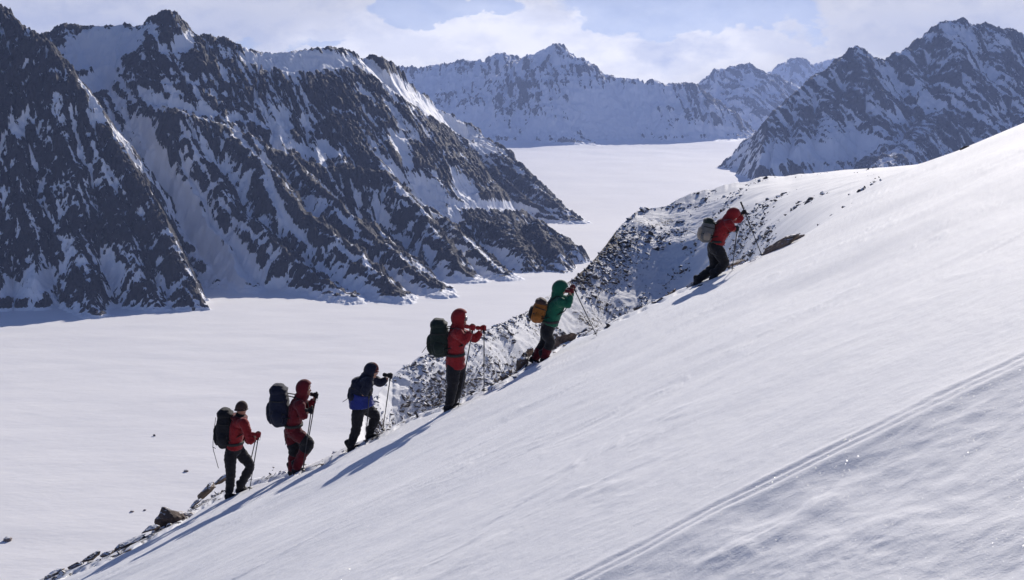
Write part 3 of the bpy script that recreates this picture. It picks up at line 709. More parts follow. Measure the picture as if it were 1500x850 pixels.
def make_pole(top, tip, label, group, grip_dark=True, thick=1.0, mat='dmetal', grip_len=.14):
    """a trekking pole as a thing of its own; origin at its tip"""
    r = bpy.data.objects.new('trekking_pole', None); r.location = tip; r.empty_display_size = .1; link(r)
    tag(r, label, 'trekking pole', group)
    base = tip; ax = (top - tip).normalized(); L = (top - tip).length
    bm = bmesh.new(); loft(bm, [tip + ax * .045, tip + ax * L * .45], [.0065 * thick] * 2, n=8); loft(bm, [tip + ax * L * .44, top - ax * grip_len * .5], [.0085 * thick] * 2, n=8)
    finish(bm, 'shaft', M[mat], r, base)
    bm = bmesh.new(); loft(bm, [tip + ax * .004, tip + ax * .05], [.003, .0065], n=8); finish(bm, 'tip', M['steel'], r, base)
    bm = bmesh.new()
    pp, rr = smoothpath([top - ax * grip_len, top - ax * grip_len * .6, top - ax * .02, top], [.014, .0165, .017, .021], 3); loft(bm, pp, rr, n=10)
    finish(bm, 'grip', M['rubber'], r, base)
    bm = bmesh.new(); c = tip + ax * .075
    loft(bm, [c - ax * .003, c + ax * .003, c + ax * .012], [.046, .044, .012], n=14, cap=.1); finish(bm, 'basket', M['rubber'], r, base)
    bm = bmesh.new(); L_, N_ = lathe_frame(ax, LAT)
    pp = [top - ax * .015 + L_ * .02, top - ax * .06 + L_ * .045 - N_ * .02, top - ax * .13 + L_ * .035 - N_ * .035, top - ax * .14 + L_ * .01 - N_ * .02, top - ax * .04 + L_ * .015]
    pp, rr = smoothpath(pp, [(.006, .002)] * 5, 4); loft(bm, pp, rr, n=6); finish(bm, 'wrist_strap', M['strap'], r, base)
    return r
def make_pack(s, D, label, chest, hipc, neck, belt=True):
    b0, b1 = s['axis']; W = s.get('w', .16); T = s['t']
    bot = P(b0[0], b0[1], D); top = P(b1[0], b1[1], D)
    r = bpy.data.objects.new('backpack', None); r.location = bot; r.empty_display_size = .2; link(r); tag(r, label, 'backpack', 'backpacks worn by the climbers')
    ax = top - bot; H = ax.length; u = ax / H; bk = LAT.cross(u); bk = -bk if bk.x > 0 else bk      # bk points away from the back
    def q(h, o, l=0.0): return bot + u * (H * h) + bk * o + LAT * l
    bm = bmesh.new()
    pp, rr = smoothpath([q(.04, .0), q(.18, .01), q(.45, .012), q(.7, .004), q(.86, .0)], [(W * .78, T * .78), (W * .98, T * 1.0), (W, T * 1.05), (W * .98, T * .96), (W * .86, T * .82)], 4)
    loft(bm, pp, rr, n=24, sq=.62, cap=.35)
    body = finish(bm, 'pack_body', M[s['c']], r, bot, voxel=.012, smooth=3, wob=.006)
    bm = bmesh.new()
    pp, rr = smoothpath([q(.86, .0), q(.93, .004), q(1.0, .0)], [(W * .92, T * .92), (W * .95, T * .95), (W * .72, T * .66)], 3)
    loft(bm, pp, rr, n=20, sq=.65, cap=.4); finish(bm, 'lid', M[s.get('lid', s['c'])], r, bot, voxel=.012, smooth=3, wob=.006)
    bm = bmesh.new()
    pp, rr = smoothpath([q(.10, T * .9), q(.25, T * 1.12), q(.50, T * 1.10), q(.60, T * .9)], [(W * .6, T * .28), (W * .68, T * .34), (W * .66, T * .32), (W * .5, T * .2)], 3)
    loft(bm, pp, rr, n=16, sq=.7, cap=.4); finish(bm, 'front_pocket', M[s.get('pocket', s['c'])], r, bot, voxel=.012, smooth=3, wob=.005)
    for sd in (-1, 1):
        bm = bmesh.new()
        pp, rr = smoothpath([q(.12, .01, sd * W * .92), q(.3, .02, sd * W * 1.06), q(.42, .01, sd * W * .92)], [(T * .22, T * .5), (T * .30, T * .6), (T * .2, T * .5)], 3)
        loft(bm, pp, rr, n=14, cap=.4); finish(bm, 'side_pocket', M[s.get('side', s['c'])], r, bot, voxel=.012, smooth=3)
        # shoulder strap over the shoulder and back under the arm
        bm = bmesh.new(); fx = -bk
        pts = [q(.80, -T * .6, sd * .07), neck + Vector((0, sd * .10, .0)) + u * .02 + bk * .02, chest + fx * .165 + Vector((0, sd * .11, 0)) + u * .05, chest + fx * .13 + Vector((0, sd * .15, 0)) - u * .10, q(.22, -T * .5, sd * .15)]
        pp, rr = smoothpath(pts, [(.028, .008)] * 5, 5); loft(bm, pp, rr, n=8, cap=.1); finish(bm, 'shoulder_strap', M['strap'], r, bot)
        for h in (.34, .66):
            bm = bmesh.new(); pp = [q(h, -T * .7, sd * W * 1.0), q(h + .01, T * .1, sd * W * 1.10), q(h + .02, T * .9, sd * W * .86)]
            pp, rr = smoothpath(pp, [(.003, .010)] * 3, 4); loft(bm, pp, rr, n=6, cap=.1); finish(bm, 'compression_strap', M['strap'], r, bot)
    if belt:
        bm = bmesh.new(); c = hipc; pts = []
        for k in range(17):
            a = 2 * PI * k / 16; pts.append(c + Vector((.152 * math.cos(a), .20 * math.sin(a), 0)))
        n_ = 8; prev = None; first = None
        vs = [[bm.verts.new(p + Vector((0, 0, z)) + (p - c).normalized() * o) for (z, o) in ((-.024, 0), (.024, 0), (.024, .012), (-.024, .012))] for p in pts[:-1]]
        for i in range(16):
            A, B = vs[i], vs[(i + 1) % 16]
            for k in range(4): bm.faces.new((A[k], A[(k + 1) % 4], B[(k + 1) % 4], B[k]))
        finish(bm, 'hip_belt', M['strap'], r, bot)
    for ln in s.get('dangle', []):
        bm = bmesh.new(); pts = [P(x, y, D - .12) for x, y in ln]; pp, rr = smoothpath(pts, [(.009, .005)] * len(pts), 4)
        loft(bm, pp, rr, n=6, cap=.2); finish(bm, 'dangling_strap', M['strap'], r, bot)
    return r
def make_person(s):
    D = s['D']
    J = lambda p, off=0.0: P(p[0], p[1], D + (p[2] if len(p) > 2 else off))
    feet = []
    legs = []
    for key, off in (('legN', -.10), ('legF', .10)):
        hip, knee, ank, toe = [J(p, off) for p in s[key]]
        gz = ground(ank.x, ank.y) + .095 - s.get('sink', .025); dz = gz - ank.z
        ank.z += dz; knee.z += dz * .5
        toe = Vector((toe.x, toe.y, ground(toe.x, toe.y) + .06 - s.get('sink', .025)))
        legs.append((hip, knee, ank, toe)); feet.append(ank)
    base = (feet[0] + feet[1]) / 2 - Vector((0, 0, .095))
    neck, chest, waist, hip = J(s['neck']), J(s['chest']), J(s['waist']), J(s['hip'])
    head = J(s['head']); tilt = math.radians(s.get('tilt', 0))
    yaw = math.radians(s.get('yaw', 0))
    fd = Vector((math.cos(tilt) * math.cos(yaw), math.cos(tilt) * math.sin(yaw), -math.sin(tilt))); hl = Z3.cross(fd).normalized(); hu = fd.cross(hl)
    arms = []
    for key, off in (('armN', -1), ('armF', 1)):
        sh, el, ha = s[key]
        arms.append((J(sh, off * .20), J(el, off * .24), J(ha, off * .20)))
    # ---- body: one skin surface, head to feet
    bm = bmesh.new()
    pp, rr = smoothpath([hip, waist, chest, neck.lerp(chest, .35), neck], [(.15, .10), (.135, .09), (.165, .105), (.10, .075), (.055, .058)], 4); loft(bm, pp, rr)
    loft(bm, [neck.lerp(chest, .3), neck, head - hu * .04], [.058, .056, .055])
    ellipsoid(bm, head + hu * .018 - fd * .008, (fd, hl, hu), (.098, .076, .108)); ellipsoid(bm, head - hu * .055 + fd * .028, (fd, hl, hu), (.062, .055, .062))
    ellipsoid(bm, head + fd * .098 - hu * .012, (fd, hl, hu), (.020, .013, .022), 2); ellipsoid(bm, head + fd * .088 - hu * .082, (fd, hl, hu), (.018, .020, .016), 2)
    for sd in (-1, 1):
        ellipsoid(bm, head + hl * (.076 * sd) - fd * .012 - hu * .005, (fd, hl, hu), (.020, .010, .030), 2)
    for i, (a_, e_, h_) in enumerate(arms):
        sd = -1 if i == 0 else 1
        inner = chest.lerp(neck, .35) + Vector((0, sd * .09, 0))
        f = (h_ - e_).normalized(); wr = h_ - f * .085
        pp, rr = smoothpath([inner, a_, a_.lerp(e_, .5), e_, e_.lerp(wr, .4), wr], [.065, .060, .048, .040, .038, .026], 3); loft(bm, pp, rr)
        pa = s['polesdir'][i]; pa = pa if pa is not None else Z3
        a = (f - pa * f.dot(pa)); a = a.normalized() if a.length > .1 else Vector((1, 0, 0)); n = pa.cross(a) * sd
        loft(bm, [wr, h_ - a * .06, h_ - a * .030 + n * .008], [.024, (.028, .020), (.032, .013)], lat=pa)
        for k in range(4):
            path = [h_ + pa * ((1.5 - k) * .0235) + a * (.034 * math.cos(th)) + n * (.034 * math.sin(th)) for th in (math.radians(165 - 45 * q_) for q_ in range(5))]
            loft(bm, path, [.0085] * 5, lat=pa, n=6)
    for (h_, k_, an, to) in legs:
        pp, rr = smoothpath([h_.lerp(hip, .3), h_.lerp(k_, .45), k_, k_.lerp(an, .35), an - Vector((0, 0, .0))], [.088, .076, .055, .055, .036], 3); loft(bm, pp, rr)
        loft(bm, [an, an - Vector((0, 0, .04)), an.lerp(to, .75) - Vector((0, 0, .02))], [.034, .034, (.036, .022)])
    person = finish(bm, 'person', M['skin'], None, base, voxel=.0115, smooth=2)
    tag(person, s['label'], 'person', 'climbers going up the snow slope in a line')
    # ---- face
    for sd in (-1, 1):
        bm = bmesh.new(); ellipsoid(bm, head + fd * .080 + hl * (.030 * sd) + hu * .008, (fd, hl, hu), (.012, .013, .009), 2)
        finish(bm, 'eye', M['white'], person, base)
    bm = bmesh.new(); ellipsoid(bm, head + fd * .086 - hu * .050, (fd, hl, hu), (.010, .024, .008), 2); finish(bm, 'mouth', M['lip'], person, base)
    # ---- trousers
    bm = bmesh.new(); sc = s.get('leg', 1.0)
    loft(bm, [waist.lerp(hip, .6), hip, hip.lerp((legs[0][1] + legs[1][1]) / 2, .15)], [(.17, .12), (.18, .135), (.165, .125)])
    for (h_, k_, an, to) in legs:
        pp, rr = smoothpath([h_.lerp(hip, .4), h_.lerp(k_, .4), k_, k_.lerp(an, .4), an + Vector((0, 0, .045))], [.118 * sc, .108 * sc, .086 * sc, .080 * sc, .070 * sc], 4); loft(bm, pp, rr)
    finish(bm, 'trousers', M[s['trousers']], person, base, voxel=.012, smooth=3, wob=.010)
    if s.get('knees'):
        for (h_, k_, an, to) in legs:
            bm = bmesh.new(); pp, rr = smoothpath([k_.lerp(h_, .35), k_ + Vector((.012, 0, 0)), k_.lerp(an, .28)], [.112 * sc, .104 * sc, .092 * sc], 4); loft(bm, pp, rr, cap=.15)
            finish(bm, 'knee_patch', M[s['knees']], person, base, voxel=.012, smooth=2, wob=.006)
    if s.get('gaiters'):
        for (h_, k_, an, to) in legs:
            bm = bmesh.new(); loft(bm, [k_.lerp(an, s.get('gstart', .55)), an.lerp(k_, .15), an - Vector((0, 0, .01))], [.090, .084, .074], cap=.1)
            finish(bm, 'gaiter', M[s['gaiters']], person, base, voxel=.012, smooth=2, wob=.005)
    # ---- jacket
    bm = bmesh.new(); jt = s.get('torso', 1.0)
    hem = s.get('hem'); hem = J(hem) if hem else hip
    path = [hem, hip.lerp(waist, .5) if not s.get('hem') else hem.lerp(waist, .5), waist, waist.lerp(chest, .5), chest, neck.lerp(chest, .4), neck.lerp(head, .12)]
    rad = [(.20, .155 * jt), (.195, .15 * jt), (.185, .14 * jt), (.195, .15 * jt), (.205, .155 * jt), (.15, .125), (.085, .088)]
    pp, rr = smoothpath(path, rad, 4); loft(bm, pp, rr, cap=.2)
    for i, (a_, e_, h_) in enumerate(arms):
        sd = -1 if i == 0 else 1
        inner = chest.lerp(neck, .30) + Vector((0, sd * .09, 0)); f = (h_ - e_).normalized(); wr = h_ - f * .10
        pp, rr = smoothpath([inner, a_, a_.lerp(e_, .5), e_, e_.lerp(wr, .5), wr], [.092, .090, .078, .070, .060, .050], 4); loft(bm, pp, rr, cap=.3)
    finish(bm, 'jacket', M[s['jacket']], person, base, voxel=.012, smooth=3, wob=.010)
    if s.get('skirt'):                                     # lower panel of another colour
        bm = bmesh.new(); pp, rr = smoothpath([hem, hem.lerp(waist, .6), waist, waist.lerp(chest, .35)], [(.214, .172 * jt), (.208, .166 * jt), (.200, .156 * jt), (.205, .158 * jt)], 4); loft(bm, pp, rr, cap=.12)
        finish(bm, 'lower_panel', M[s['skirt']], person, base, voxel=.012, smooth=3, wob=.010)
    bm = bmesh.new(); pp, rr = smoothpath([neck.lerp(chest, .2), neck, head - hu * .085 - fd * .004], [.095, .078, (.074, .080)], 4); loft(bm, pp, rr, cap=.3)
    finish(bm, 'neck_gaiter', M[s.get('neckc', 'black')], person, base, voxel=.011, smooth=2, wob=.006)
    # ---- headwear
    if s.get('hood'):
        bm = bmesh.new(); rr_ = s.get('hoodr', 1.0)
        c = head + hu * .012 - fd * .018
        vs = ellipsoid(bm, c, (fd, hl, hu), (.138 * rr_, .125 * rr_, .150 * rr_), 4)
        kill = [v for v in bm.verts if (v.co - c).dot(fd) > .088 * rr_ and abs((v.co - c).dot(hu) + .015) < .105]
        bmesh.ops.delete(bm, geom=kill, context='VERTS')
        h = finish(bm, 'hood', M[s['hood']], person, base, solid=.012)
        bm = bmesh.new(); loft(bm, [neck.lerp(chest, .25) - fd * .01, neck - fd * .008, head - hu * .075 - fd * .015], [(.12, .115), (.115, .118), (.105, .112)], cap=.3)
        finish(bm, 'hood_collar', M[s['hood']], h, base, voxel=.012, smooth=2, wob=.006)
        if s.get('goggles'):
            bm = bmesh.new(); ellipsoid(bm, head + fd * .072 + hu * .010, (fd, hl, hu), (.040, .078, .040), 3); finish(bm, 'goggles', M['lens'], person, base)
    if s.get('hat'):
        bm = bmesh.new(); c = head + hu * .022 - fd * .010
        ellipsoid(bm, c, (fd, hl, hu), (.110, .092, .130), 4)
        bmesh.ops.delete(bm, geom=[v for v in bm.verts if (v.co - c).dot(hu) < -.012 - .35 * (v.co - c).dot(-fd)], context='VERTS')
        h = finish(bm, 'hat', M[s['hat']], person, base, solid=.010)
        bm = bmesh.new(); pts = [c + fd * (.106 * math.cos(a)) + hl * (.088 * math.sin(a)) + hu * (-.012 - .03 * -math.cos(a) - .01) for a in [2 * PI * k / 20 for k in range(21)]]
        loft(bm, pts, [(.008, .026)] * 21, lat=hu, n=8, cap=.1); finish(bm, 'hat_brim', M[s['hat']], h, base)
    if s.get('rollhood'):                                   # hood lying folded on the shoulders
        bm = bmesh.new(); c = neck + Vector((-.015, 0, .0))
        pts = [c + Vector((.105 * math.cos(a), .12 * math.sin(a), .01 * math.sin(a) - .02 * math.cos(a))) for a in [2 * PI * k / 16 for k in range(17)]]
        loft(bm, pts, [(.045, .05)] * 17, lat=Z3, n=10); finish(bm, 'folded_hood', M[s['rollhood']], person, base, voxel=.011, smooth=3, wob=.01)
    # ---- hands and feet
    for i, (a_, e_, h_) in enumerate(arms):
        make_glove(h_, (h_ - e_).normalized(), s['polesdir'][i], -1 if i == 0 else 1, M[s['gloves']], person, base)
    for (h_, k_, an, to) in legs: make_boot(an, to, M[s.get('boots', 'black')], person, base)
    return dict(person=person, chest=chest, hip=hip.lerp(waist, s.get('beltat', .6)), neck=neck, hands=[a[2] for a in arms], D=D)
def climber(s):
    D = s['D']; dirs = []; poles = []
    for i, key in enumerate(('armN', 'armF')):
        off = (-.20, .20)[i]; hp = s[key][2]; h = P(hp[0], hp[1], D + (hp[2] if len(hp) > 2 else off))
        pl = s['poles'][i]
        if pl is None: dirs.append(Z3.copy()); poles.append(None); continue
        tp = P(pl[0], pl[1], h.y + pl[2]); tp.z = ground(tp.x, tp.y) - .02
        ax = (h - tp).normalized(); dirs.append(ax); poles.append((h, tp, ax, pl[3], pl[4] if len(pl) > 4 else .045))
    s['polesdir'] = dirs
    r = make_person(s)
    for pl in poles:
        if pl: make_pole(pl[0] + pl[2] * pl[4], pl[1], pl[3], 'trekking poles held by the climbers', mat=s.get('polemat', 'dmetal'), thick=s.get('polethick', 1.1))
    if s.get('pack'): make_pack(s['pack'], D + s['pack'].get('off', 0), s['pack']['label'], r['chest'], r['hip'], r['neck'], s['pack'].get('belt', True))
    return r
def dist_at(px, py):
    u, e = uv(px, py); y = float(plane_y(u, e))
    c = float(plane_y(u, np.interp(u, cu, ce)))
    return min(y, c - .25)
CL = [
 dict(D=dist_at(345, 724), head=(354, 600), tilt=15, yaw=50, neck=(351, 611), chest=(348, 624), waist=(345, 643), hip=(343, 655),
      armN=[(357, 620), (367, 645), (379, 637)], armF=[(355, 622), (364, 645), (375, 641)],
      legN=[(337, 660), (338, 690), (336, 720), (343, 724)], legF=[(350, 660), (366, 681), (352, 713), (360, 716)],
      jacket='red', trousers='black', gloves='red', hat='brown', rollhood='redd', torso=.95, poles=[(365, 720, -.05, 'dark trekking pole in the gloved hand of the lowest climber'), (357, 714, .15, 'trekking pole seen between the legs of the lowest climber')],
      label='climber in a bright red jacket and wool hat, lowest in the line',
      pack=dict(axis=[(331, 655), (330, 601)], t=.145, w=.17, c='black', label='tall black backpack with a strap hanging down, on the lowest climber', belt=True, dangle=[[(316, 612), (313, 635), (312, 655), (315, 668), (320, 686)], [(311, 655), (316, 657)]])),
 dict(D=dist_at(433, 690), head=(447, 570), tilt=10, neck=(441, 584), chest=(435, 597), waist=(431, 617), hip=(429, 629),
      armN=[(439, 593), (444, 610), (456, 602)], armF=[(444, 590), (454, 596), (463, 580)],
      legN=[(431, 632), (450, 647), (434, 680), (443, 683)], legF=[(425, 634), (431, 657), (428, 687), (435, 689)],
      jacket='crimson', trousers='redd', knees='black', gaiters='crimson', gstart=.5, gloves='black', hood='crimson', leg=1.1, torso=.9,
      poles=[(442, 676, -.05, 'trekking pole held low by the second climber from the bottom', .08), (444, 674, -.1, 'trekking pole in the raised black glove of the hooded climber in dark red', .06)],
      label='climber in a dark red hooded suit with black knees, stepping up with bent leg',
      pack=dict(axis=[(412, 623), (408, 566)], t=.165, w=.18, c='navy', label='big navy blue backpack on the dark red hooded climber', dangle=[[(402, 575), (396, 590), (391, 603)], [(397, 596), (392, 612)], [(421, 636), (419, 643), (418, 652)]])),
 dict(D=dist_at(530, 648), head=(545, 544), tilt=20, neck=(538, 553), chest=(531, 564), waist=(528, 583), hip=(530, 595),
      armN=[(540, 560), (533, 578), (541, 576)], armF=[(548, 557), (558, 561), (572, 551)],
      legN=[(525, 598), (522, 623), (514, 648), (522, 650)], legF=[(537, 598), (550, 608), (542, 633), (551, 635)],
      jacket='navy', skirt='blue', trousers='black', gloves='black', hood='navy', hoodr=.9, torso=1.3, hat='redd',
      poles=[(535, 641, -.05, 'trekking pole planted between the feet of the climber in blue'), (560, 634, 0, 'dark trekking pole held out in front by the climber in blue')],
      label='climber in a dark navy hood and blue jacket, bent forward, third in line from below',
      pack=dict(axis=[(519, 588), (523, 556)], t=.09, w=.15, c='navy', label='small flat navy pack on the bent climber in blue', belt=False, dangle=[[(514, 581), (508, 585), (502, 589)]])),
 dict(D=dist_at(660, 600), head=(675, 467), tilt=5, neck=(670, 482), chest=(668, 494), waist=(667, 514), hip=(667, 530), hem=(667, 538), beltat=.75,
      armN=[(670, 488), (681, 499), (693, 480)], armF=[(678, 489), (696, 496), (709, 481)],
      legN=[(664, 538), (663, 563), (658, 593), (664, 597)], legF=[(672, 538), (673, 560), (664, 590), (671, 592)],
      jacket='red', trousers='black', gloves='red', hood='red', goggles=True, torso=1.05, leg=1.08,
      poles=[(671, 597, -.1, 'slanting trekking pole beside the legs of the tall red hooded climber'), (709, 577, 0, 'upright trekking pole planted ahead of the tall red hooded climber')],
      label='tall upright climber in a long red hooded jacket with goggles and red mitts',
      pack=dict(axis=[(646, 521), (643, 470)], t=.155, w=.17, c='dgreen', label='dark green black backpack on the tall red hooded climber', dangle=[[(631, 499), (626, 506), (618, 517)]])),
 dict(D=dist_at(789, 530), head=(821, 424), tilt=35, neck=(817, 434), chest=(815, 446), waist=(809, 464), hip=(802, 480), hem=(805, 474),
      armN=[(822, 443), (832, 446), (838, 426)], armF=[(824, 438), (833, 442), (840, 421)],
      legN=[(799, 484), (806, 502), (797, 525), (803, 529)], legF=[(802, 484), (797, 506), (784, 535), (789, 540)],
      jacket='green', trousers='black', gaiters='redd', gstart=.45, gloves='redd', hood='green', torso=1.05, boots='black',
      poles=[None, (875, 481, -.1, 'long trekking pole reaching uphill from the red glove of the climber in green')],
      label='climber in a green hooded jacket leaning into the slope with an orange pack',
      pack=dict(axis=[(786, 471), (795, 440)], t=.13, w=.16, c='orange', lid='brown', pocket='black', side='orange', label='small orange and black backpack on the climber in green', dangle=[])),
 dict(D=dist_at(1042, 407), head=(1074, 316), tilt=50, neck=(1067, 322), chest=(1061, 330), waist=(1052, 348), hip=(1046, 361), hem=(1049, 356),
      armN=[(1068, 328), (1074, 337), (1080, 335)], armF=[(1074, 322), (1083, 322), (1091, 311)],
      legN=[(1050, 362), (1061, 387), (1045, 408), (1053, 410)], legF=[(1045, 362), (1047, 388), (1021, 411), (1028, 413)],
      jacket='red', trousers='black', gloves='black', hood='red', torso=1.1, leg=1.15, hoodr=.95, sink=.06, polethick=1.35,
      poles=[(1072, 401, 0, 'short pale trekking pole below the lower hand of the top climber'), (1117, 377, 0, 'trekking pole with its thick black grip raised, in the top climber\'s hand', .22)],
      label='climber in a red jacket bent double under a grey pack, highest on the slope',
      pack=dict(axis=[(1033, 354), (1040, 322)], t=.13, w=.16, c='grey', lid='dgreen', pocket='beige', side='beige', label='grey and beige backpack on the topmost climber', dangle=[[(1020, 343), (1015, 341), (1010, 339)]])),
]
CLR = [climber(c) for c in CL]
# the top climber also carries an ice axe by its head
def ice_axe():
    D = CL[5]['D']; a = P(1080, 336, D - .2); b = P(1088, 343, D - .2)
    tip = P(1074, 330, D - .28)
    r = bpy.data.objects.new('ice_axe', None); r.location = b; link(r); tag(r, 'ice axe hanging from the lower hand of the topmost climber', 'ice axe')
    bm = bmesh.new(); loft(bm, [P(1085, 328, D - .22), b], [.010, .009], n=8); finish(bm, 'shaft', M['steel'], r, b)
    bm = bmesh.new(); pp, rr = smoothpath([P(1079, 331, D - .22), P(1083, 327.5, D - .22), P(1087, 328, D - .22), P(1090, 331.5, D - .22)], [(.022, .006), (.010, .009), (.010, .010), (.004, .005)], 4); loft(bm, pp, rr, n=8)
    finish(bm, 'axe_head', M['steel'], r, b)
ice_axe()
# ------------------------------------------------------------------ rocks
def hull_rock(seed, size, n=22, sub=0, jag=.08, bev=0.0):
    rnd = random.Random(seed); bm = bmesh.new()
    for i in range(n):
        v = Vector((rnd.gauss(0, 1), rnd.gauss(0, 1), rnd.gauss(0, 1))).normalized()
        v = v * rnd.uniform(.78, 1.0)
        bm.verts.new((v.x * size[0], v.y * size[1], v.z * size[2]))
    bmesh.ops.convex_hull(bm, input=bm.verts)
    bmesh.ops.delete(bm, geom=[v for v in bm.verts if not v.link_faces], context='VERTS')
    if sub:
        bmesh.ops.bevel(bm, geom=list(bm.edges), offset=min(size) * .06, segments=1, affect='EDGES')
        bmesh.ops.triangulate(bm, faces=bm.faces)
        bmesh.ops.subdivide_edges(bm, edges=bm.edges, cuts=sub, use_grid_fill=True)
        bm.normal_update()
        m = min(size)
        for v in bm.verts:
            p = v.co / m
            k = float(perlin(p.x * 1.6 + p.z * 1.1, p.y * 1.6 - p.z * .8, seed)) * 1.2 + float(perlin(p.x * 5 + p.z * 3, p.y * 5 + p.z * 2, seed + 4)) * .45
            v.co += v.normal * (m * jag * k)
    return bm
def put_rock(px0, px1, py0, py1, seed, label, mat, depth=None, thick=.8, ang=None, sink=.0, name='rock', group=None, flat=.75, back=0.0):
    """a boulder filling the given box of the picture, at its real distance"""
    cx, cy = (px0 + px1) / 2, (py0 + py1) / 2
    if depth is None:
        u, _ = uv(cx, cy); depth = float(plane_y(u, np.interp(u, cu, ce))) - .10 + back
    a = P(px0, cy, depth); b = P(px1, cy, depth); t = P(cx, py0, depth); bt = P(cx, py1, depth)
    w = (b - a).length / 2; h = (t - bt).length / 2; c = (t + bt) / 2
    if ang is None: ang = 28
    an = math.radians(ang)
    # ellipse turned by ang that fits the box
    L = max(w / math.cos(an) * .98, h); H = max(h * flat - abs(math.sin(an)) * L * .35, h * .35)
    bm = hull_rock(seed, (L * 1.18, L * thick, H * 1.35), 15, 4, .13)
    me = bpy.data.meshes.new(name); bm.to_mesh(me); bm.free(); me.materials.append(mat)
    o = bpy.data.objects.new(name, me); link(o); o.location = c - Vector((0, 0, sink)); o.rotation_euler = (0, -an, 0)
    tag(o, label, 'rock', group); return o
MR = mat_rock('brown_rock', snow=.70, scale=2.5)
MR2 = mat_rock('bare_brown_rock', a=(.05, .038, .034), b=(.14, .10, .08), c=(.24, .17, .12), snow=.86, scale=2.2)
MT = mat_rock('tawny_rock', a=(.20, .15, .11), b=(.36, .27, .20), c=(.48, .38, .28), snow=.9, scale=2.0)
MG = mat_rock('grey_rock', a=(.035, .033, .036), b=(.10, .09, .088), c=(.18, .155, .14), snow=.60, scale=4.0)
G = 'boulders along the snow edge'
for a in [
    (231, 262, 744, 786, 3, 'large brown boulder below the lowest climber, its steep end facing downhill', MR2, dict(ang=12, thick=.8, flat=.95)),
    (246, 286, 745, 768, 4, 'tawny slab leaning on the large brown boulder', MT, dict(ang=18, thick=.7, back=-.2)),
    (207, 234, 768, 784, 5, 'low dark rock just below the large brown boulder', MR, dict(ang=25)),
    (154, 198, 801, 838, 6, 'smooth dark boulder half buried in the snow, well down the edge', MR2, dict(ang=38, thick=.6, back=-.55)),
    (165, 212, 785, 806, 7, 'snow topped rock above the smooth dark boulder', MR, dict(ang=26, back=.1)),
    (146, 166, 806, 818, 8, 'small dark stone between two rocks low on the edge', MR, dict(ang=20)),
    (118, 148, 809, 826, 9, 'reddish brown rock near the bottom of the snow edge', MR2, dict(ang=30)),
    (100, 124, 823, 834, 10, 'thin flat rock touching the reddish brown rock', MR2, dict(ang=12)),
    (62, 96, 832, 852, 11, 'snow covered rock at the lower left bottom of the photo', MR, dict(ang=28)),
    (200, 230, 794, 801, 12, 'thin sliver of rock poking from the snow beside the boulders', MR2, dict(ang=22, back=-.5)),
    (312, 336, 695, 712, 13, 'dark pointed rock right behind the boots of the lowest climber', MR, dict(ang=35, back=.5)),
    (289, 318, 706, 732, 14, 'dark rock with a snow cap down the edge from the lowest climber', MR, dict(ang=42, back=.35)),
    (276, 296, 731, 744, 15, 'small broken rock above the large brown boulder', MR, dict(ang=35, back=.1)),
    (806, 842, 486, 520, 16, 'brown grey boulder in front of the climber in green', MR2, dict(ang=42, thick=.7, back=.2, flat=.9)),
    (793, 815, 512, 532, 17, 'small brown rock by the knees of the climber in green', MR2, dict(ang=48, back=.2)),
    (752, 775, 520, 548, 18, 'upright grey rock just behind the climber in green', MR, dict(ang=60, back=.3, flat=1.0)),
    (731, 752, 540, 560, 19, 'rounded grey rock beside the pole of the tall red hooded climber', MR, dict(ang=40, back=.15)),
    (768, 782, 508, 526, 20, 'dark stone at the heel of the climber in green', MR, dict(ang=50, back=.5)),
    (966, 996, 424, 448, 21, 'brown wedge of rock below the boots of the topmost climber', MR2, dict(ang=45, thick=.7, back=-.05)),
    (922, 944, 445, 457, 22, 'grey stone at the snow edge downhill from the brown wedge', MR, dict(ang=35)),
    (1116, 1170, 343, 374, 23, 'long flat tawny rock beyond the pole tip of the topmost climber', MT, dict(ang=31, thick=.7, back=-.15, flat=.75)),
    (1148, 1178, 341, 356, 24, 'pale end slab of the long flat rock, uphill of the climbers', MT, dict(ang=18, thick=.8, back=-.05)),
    (1058, 1092, 379, 392, 25, 'low brown rock between the two pole tips of the topmost climber', MR2, dict(ang=20, back=.4)),
    (1003, 1030, 408, 424, 26, 'snow covered rock under the boots of the topmost climber', MR, dict(ang=30, back=-.1)),
    (690, 712, 575, 583, 27, 'flat dark stone near the upright pole tip', MR2, dict(ang=24, back=-.2)),
]:
    put_rock(*a[:5], a[5], a[6], group=G, **a[7])
put_rock(1407, 1424, 212, 222, 40, 'lone brown rock on the skyline of the snow slope', MR2, depth=30, ang=20)
# stones far out on the glacier
for i, (x0, x1, y0, y1, lab) in enumerate([
    (3, 20, 784, 792, 'dark boulder lying alone on the glacier at the lower left'), (223, 229, 634, 639, 'small dark boulder on the glacier uphill of two others'),
    (268, 277, 686, 691, 'dark boulder on the glacier nearest to the pack of the lowest climber'), (189, 197, 746, 750, 'larger of two close boulders on the glacier'),
    (209, 215, 745, 748, 'smaller of two close boulders on the glacier')]):
    u, e = uv((x0 + x1) / 2, y1); D = GL / float(e)
    for _ in range(4): D = float(glz(u * D, D)) / float(e)
    w = (x1 - x0) / F * D / 2; bm = hull_rock(70 + i, (w, w * .8, (y1 - y0) / F * D * .55), 18, 2)
    me = bpy.data.meshes.new('boulder'); bm.to_mesh(me); bm.free(); me.materials.append(MR2)
    o = link(bpy.data.objects.new('boulder', me)); o.location = (float(u) * D, D, float(glz(u * D, D)) + w * .2); tag(o, lab, 'boulder', 'boulders on the glacier')
